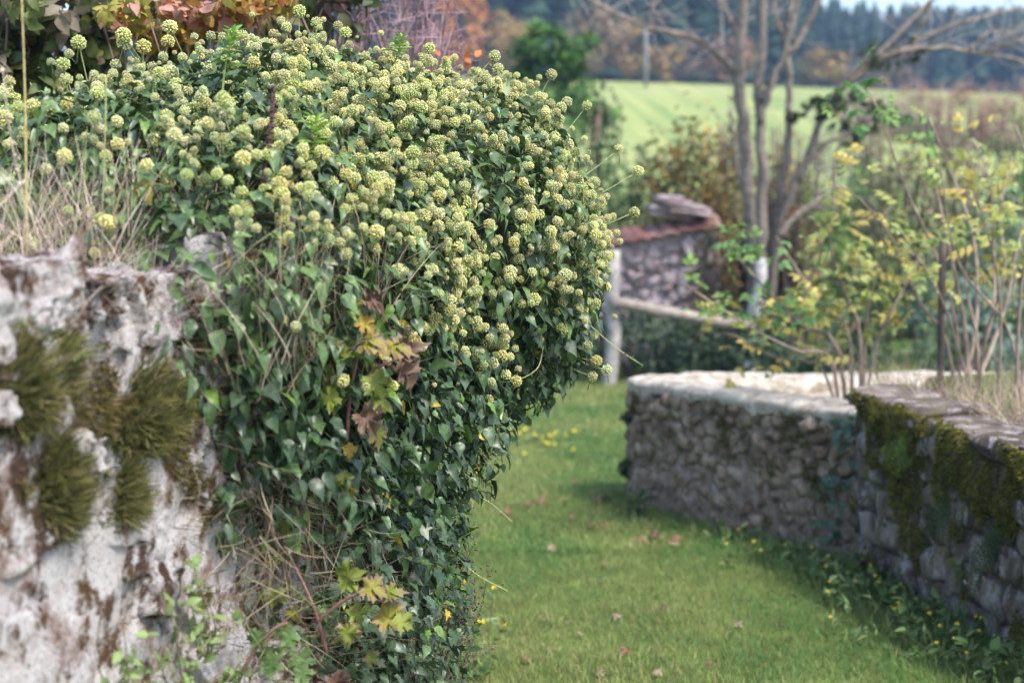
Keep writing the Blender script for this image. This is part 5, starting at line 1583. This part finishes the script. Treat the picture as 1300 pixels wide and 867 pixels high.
WG = [(.10, .17, .05), (.14, .22, .06), (.08, .13, .045), (.19, .25, .09)]
for (x, y, H, sp, n, nf) in [(1040, 735, .13, .16, 20, 5), (1090, 748, .13, .16, 24, 5), (1130, 768, .14, .16, 24, 6), (1165, 795, .14, .16, 20, 5), (1200, 815, .14, .15, 20, 4), (1235, 840, .13, .15, 18, 4), (1262, 862, .14, .15, 16, 3), (985, 715, .10, .16, 16, 4), (930, 690, .08, .15, 12, 2), (1290, 885, .14, .15, 18, 3), (1090, 770, .10, .2, 20, 5), (1150, 820, .12, .2, 20, 3)]:
    weed('leafy green weed with tiny yellow flowers at the foot of the right wall', ground_at(x, y), H, sp, n, WG, nf, group='weeds along the right wall')
weed('tall weed with one fluffy white seed ball against the mossy wall', ground_at(1222, 800), .42, .05, 5, WG, 1, (.85, .85, .82), .05, fsize=.018)
weed('grey green weed tuft at the rounded corner of the white capped wall', ground_at(812, 655), .16, .09, 26, [(.09, .12, .06), (.12, .14, .09), (.06, .09, .04)], 0)
weed('yellow flowered plant hanging beside the lower ivy above the lawn', ground_at(600, 862), .34, .10, 14, WG, 9)
weed('yellow flowers in the sunny grass behind the ivy overhang', ground_at(665, 562), .07, .35, 26, WG, 26, (.75, .62, .05), .04, fsize=.018)
def wallfoot_pts(N):
    s_ = rng.uniform(-.1, 2.6, N); q_ = -np.abs(rng.normal(0, .22, N)) - .01
    P = RW(s_, q_, 0 * s_)
    u_ = rng.uniform(0, 2.2, N // 2)
    p_ = np.stack([np.interp(u_, cum, OUT[:, 0]), np.interp(u_, cum, OUT[:, 1])], -1); n_ = norm(np.stack([np.interp(u_, cum, ON[:, 0]), np.interp(u_, cum, ON[:, 1])], -1))
    p_ = p_ + n_ * (np.abs(rng.normal(0, .13, N // 2)) + .02)[:, None]
    P = np.vstack([P, np.c_[p_, np.zeros(N // 2)]])
    P[:, 2] = ground_z(P[:, 0], P[:, 1])
    return P, np.array([-.1, -.1, 0])
grass_patch('tall_grass', 'longer green grass left unmown along the foot of the right walls', wallfoot_pts, 4600, .075, .0038, [(.14, .24, .06), (.20, .29, .08), (.10, .18, .05), (.34, .33, .14)], M_GRASS, .5)
# dark bush on the wall corner
shrub('small_bush', 'small dark tuft growing from the end of the white capped wall', 797, 530, 9, 11, 8.42, [(.05, .05, .025), (.08, .07, .03)], 220, .03, SMALL, stems=0, down=False)
shrub('small_bush', 'dark green weed tuft half way down the end of the white capped wall', 795, 590, 8, 16, 8.42, [(.05, .07, .03), (.07, .09, .03)], 220, .03, SMALL, stems=0, down=False)

# ================================================================== LAWN
def lawn(N, y0, y1, L0, w0, name_cols):
    Y = rng.uniform(y0, y1, N); X = rng.uniform(-1.0, 1.0, N) * (.62 * Y * .55 + .8) + .15 * Y * .3
    s_, o = LW_inv(X, Y); s2, q = RW_inv(X, Y)
    ok = ~((o < .04) & (s_ < 1.15)) & ~((q > -.02) & (s2 > -.02))
    fx_ = np.interp(Y, ENC[:5, 1], ENC[:5, 0])
    ok &= ~((Y > 6.6) & (Y < 8.9) & (X > fx_ - .02))
    X, Y = X[ok], Y[ok]; N = len(X)
    P = np.stack([X, Y, ground_z(X, Y) - .003], -1)
    d = norm(np.array([0, 0, 1.0]) + rng.normal(0, .42, (N, 3)))
    pat = fbm(np.stack([X * 1.6, Y * 1.1, 0 * X], -1), 501, 4)
    fine = fbm(np.stack([X * 7, Y * 7, 0 * X], -1), 511, 3)
    L_ = L0 * rng.uniform(.5, 1.3, N) * (1 + .35 * fine)
    a = np.array([.14, .29, .08]); b_ = np.array([.28, .37, .11]); c_ = np.array([.48, .43, .20])
    t = sstep(-.22, .22, pat + .35 * fine)[:, None]
    col = a * (1 - t) + b_ * t
    dry = (rng.random(N) < .05 + .22 * sstep(.05, .4, pat + .4 * fine))[:, None]
    col = np.where(dry, c_, col) * rng.uniform(.75, 1.25, (N, 1))
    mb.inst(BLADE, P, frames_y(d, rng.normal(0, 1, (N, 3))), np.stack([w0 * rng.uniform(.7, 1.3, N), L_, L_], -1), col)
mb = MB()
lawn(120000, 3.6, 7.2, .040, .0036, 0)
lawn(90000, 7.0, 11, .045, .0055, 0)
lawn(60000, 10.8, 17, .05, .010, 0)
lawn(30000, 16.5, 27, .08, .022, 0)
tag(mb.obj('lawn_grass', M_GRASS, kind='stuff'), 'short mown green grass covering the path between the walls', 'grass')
# fallen leaves
FL = [tpl_mesh(lobed_tpl(MAPLE_OUT, (0, .38), fo, cu, c_, c_, .3, .12), 'fallen_leaf', M_FOL) for (fo, cu, c_) in [(.6, .9, (.22, .12, .07)), (.4, 1.2, (.25, .15, .09)), (.9, .7, (.14, .08, .05)), (.3, .9, (.36, .27, .18))]]
for (x, y, sz, t) in [(683, 640, .08, 1), (670, 643, .07, 0), (757, 637, .11, 0), (766, 640, .08, 2), (795, 655, .09, 3), (722, 660, .06, 1), (750, 672, .06, 2), (766, 673, .08, 0), (810, 688, .09, 1), (824, 687, .10, 2), (862, 693, .10, 0), (856, 697, .07, 3), (695, 701, .07, 3), (640, 655, .08, 0), (765, 722, .05, 1), (730, 614, .06, 1), (718, 638, .06, 3), (935, 797, .05, 3), (785, 787, .05, 3), (797, 833, .06, 0), (735, 812, .04, 3), (846, 780, .05, 2), (995, 801, .04, 1), (830, 860, .05, 3), (668, 845, .05, 1), (905, 850, .04, 0), (760, 860, .04, 3)]:
    g = ground_at(x, y); d = randdir(1); d[0, 2] = .1
    o = place('fallen_leaf', FL[t], None, g + [0, 0, .025], frames_y(d, np.array([[rng.normal(0, .3), rng.normal(0, .3) - .3, 1]]))[0], sz * .72)
    tag(o, ['dark brown curled fallen leaf lying on the grass path', 'tan brown fallen leaf lying on the grass path', 'blackish brown crumpled fallen leaf lying on the grass path', 'pale beige dry fallen leaf lying on the grass path'][t], 'leaf', 'fallen leaves on the grass path', 'thing')

# ================================================================== HAZE
hx, hy0, hy1, hz0, hz1 = 2600, -60, 2600, -4.0, 70.0
hv = [(-hx, hy0, hz0), (hx, hy0, hz0), (hx, hy1, hz0), (-hx, hy1, hz0), (-hx, hy0, hz1), (hx, hy0, hz1), (hx, hy1, hz1), (-hx, hy1, hz1)]
hf = [(0, 2, 1), (0, 3, 2), (4, 5, 6), (4, 6, 7), (0, 1, 5), (0, 5, 4), (1, 2, 6), (1, 6, 5), (2, 3, 7), (2, 7, 6), (3, 0, 4), (3, 4, 7)]
m, nt, out = newmat('haze_air')
pv = nt.nodes.new('ShaderNodeVolumePrincipled'); pv.inputs['Color'].default_value = (.45, .66, 1.0, 1); pv.inputs['Density'].default_value = 0.0008
nt.links.new(pv.outputs[0], out.inputs['Volume'])
tag(MB().add(hv, hf, (1, 1, 1)).obj('haze', m, smooth=False, kind='stuff'), 'thin blue autumn haze over the whole valley', 'haze')

for o in bpy.data.objects:
    if '_w' in o:
        del o['_w']
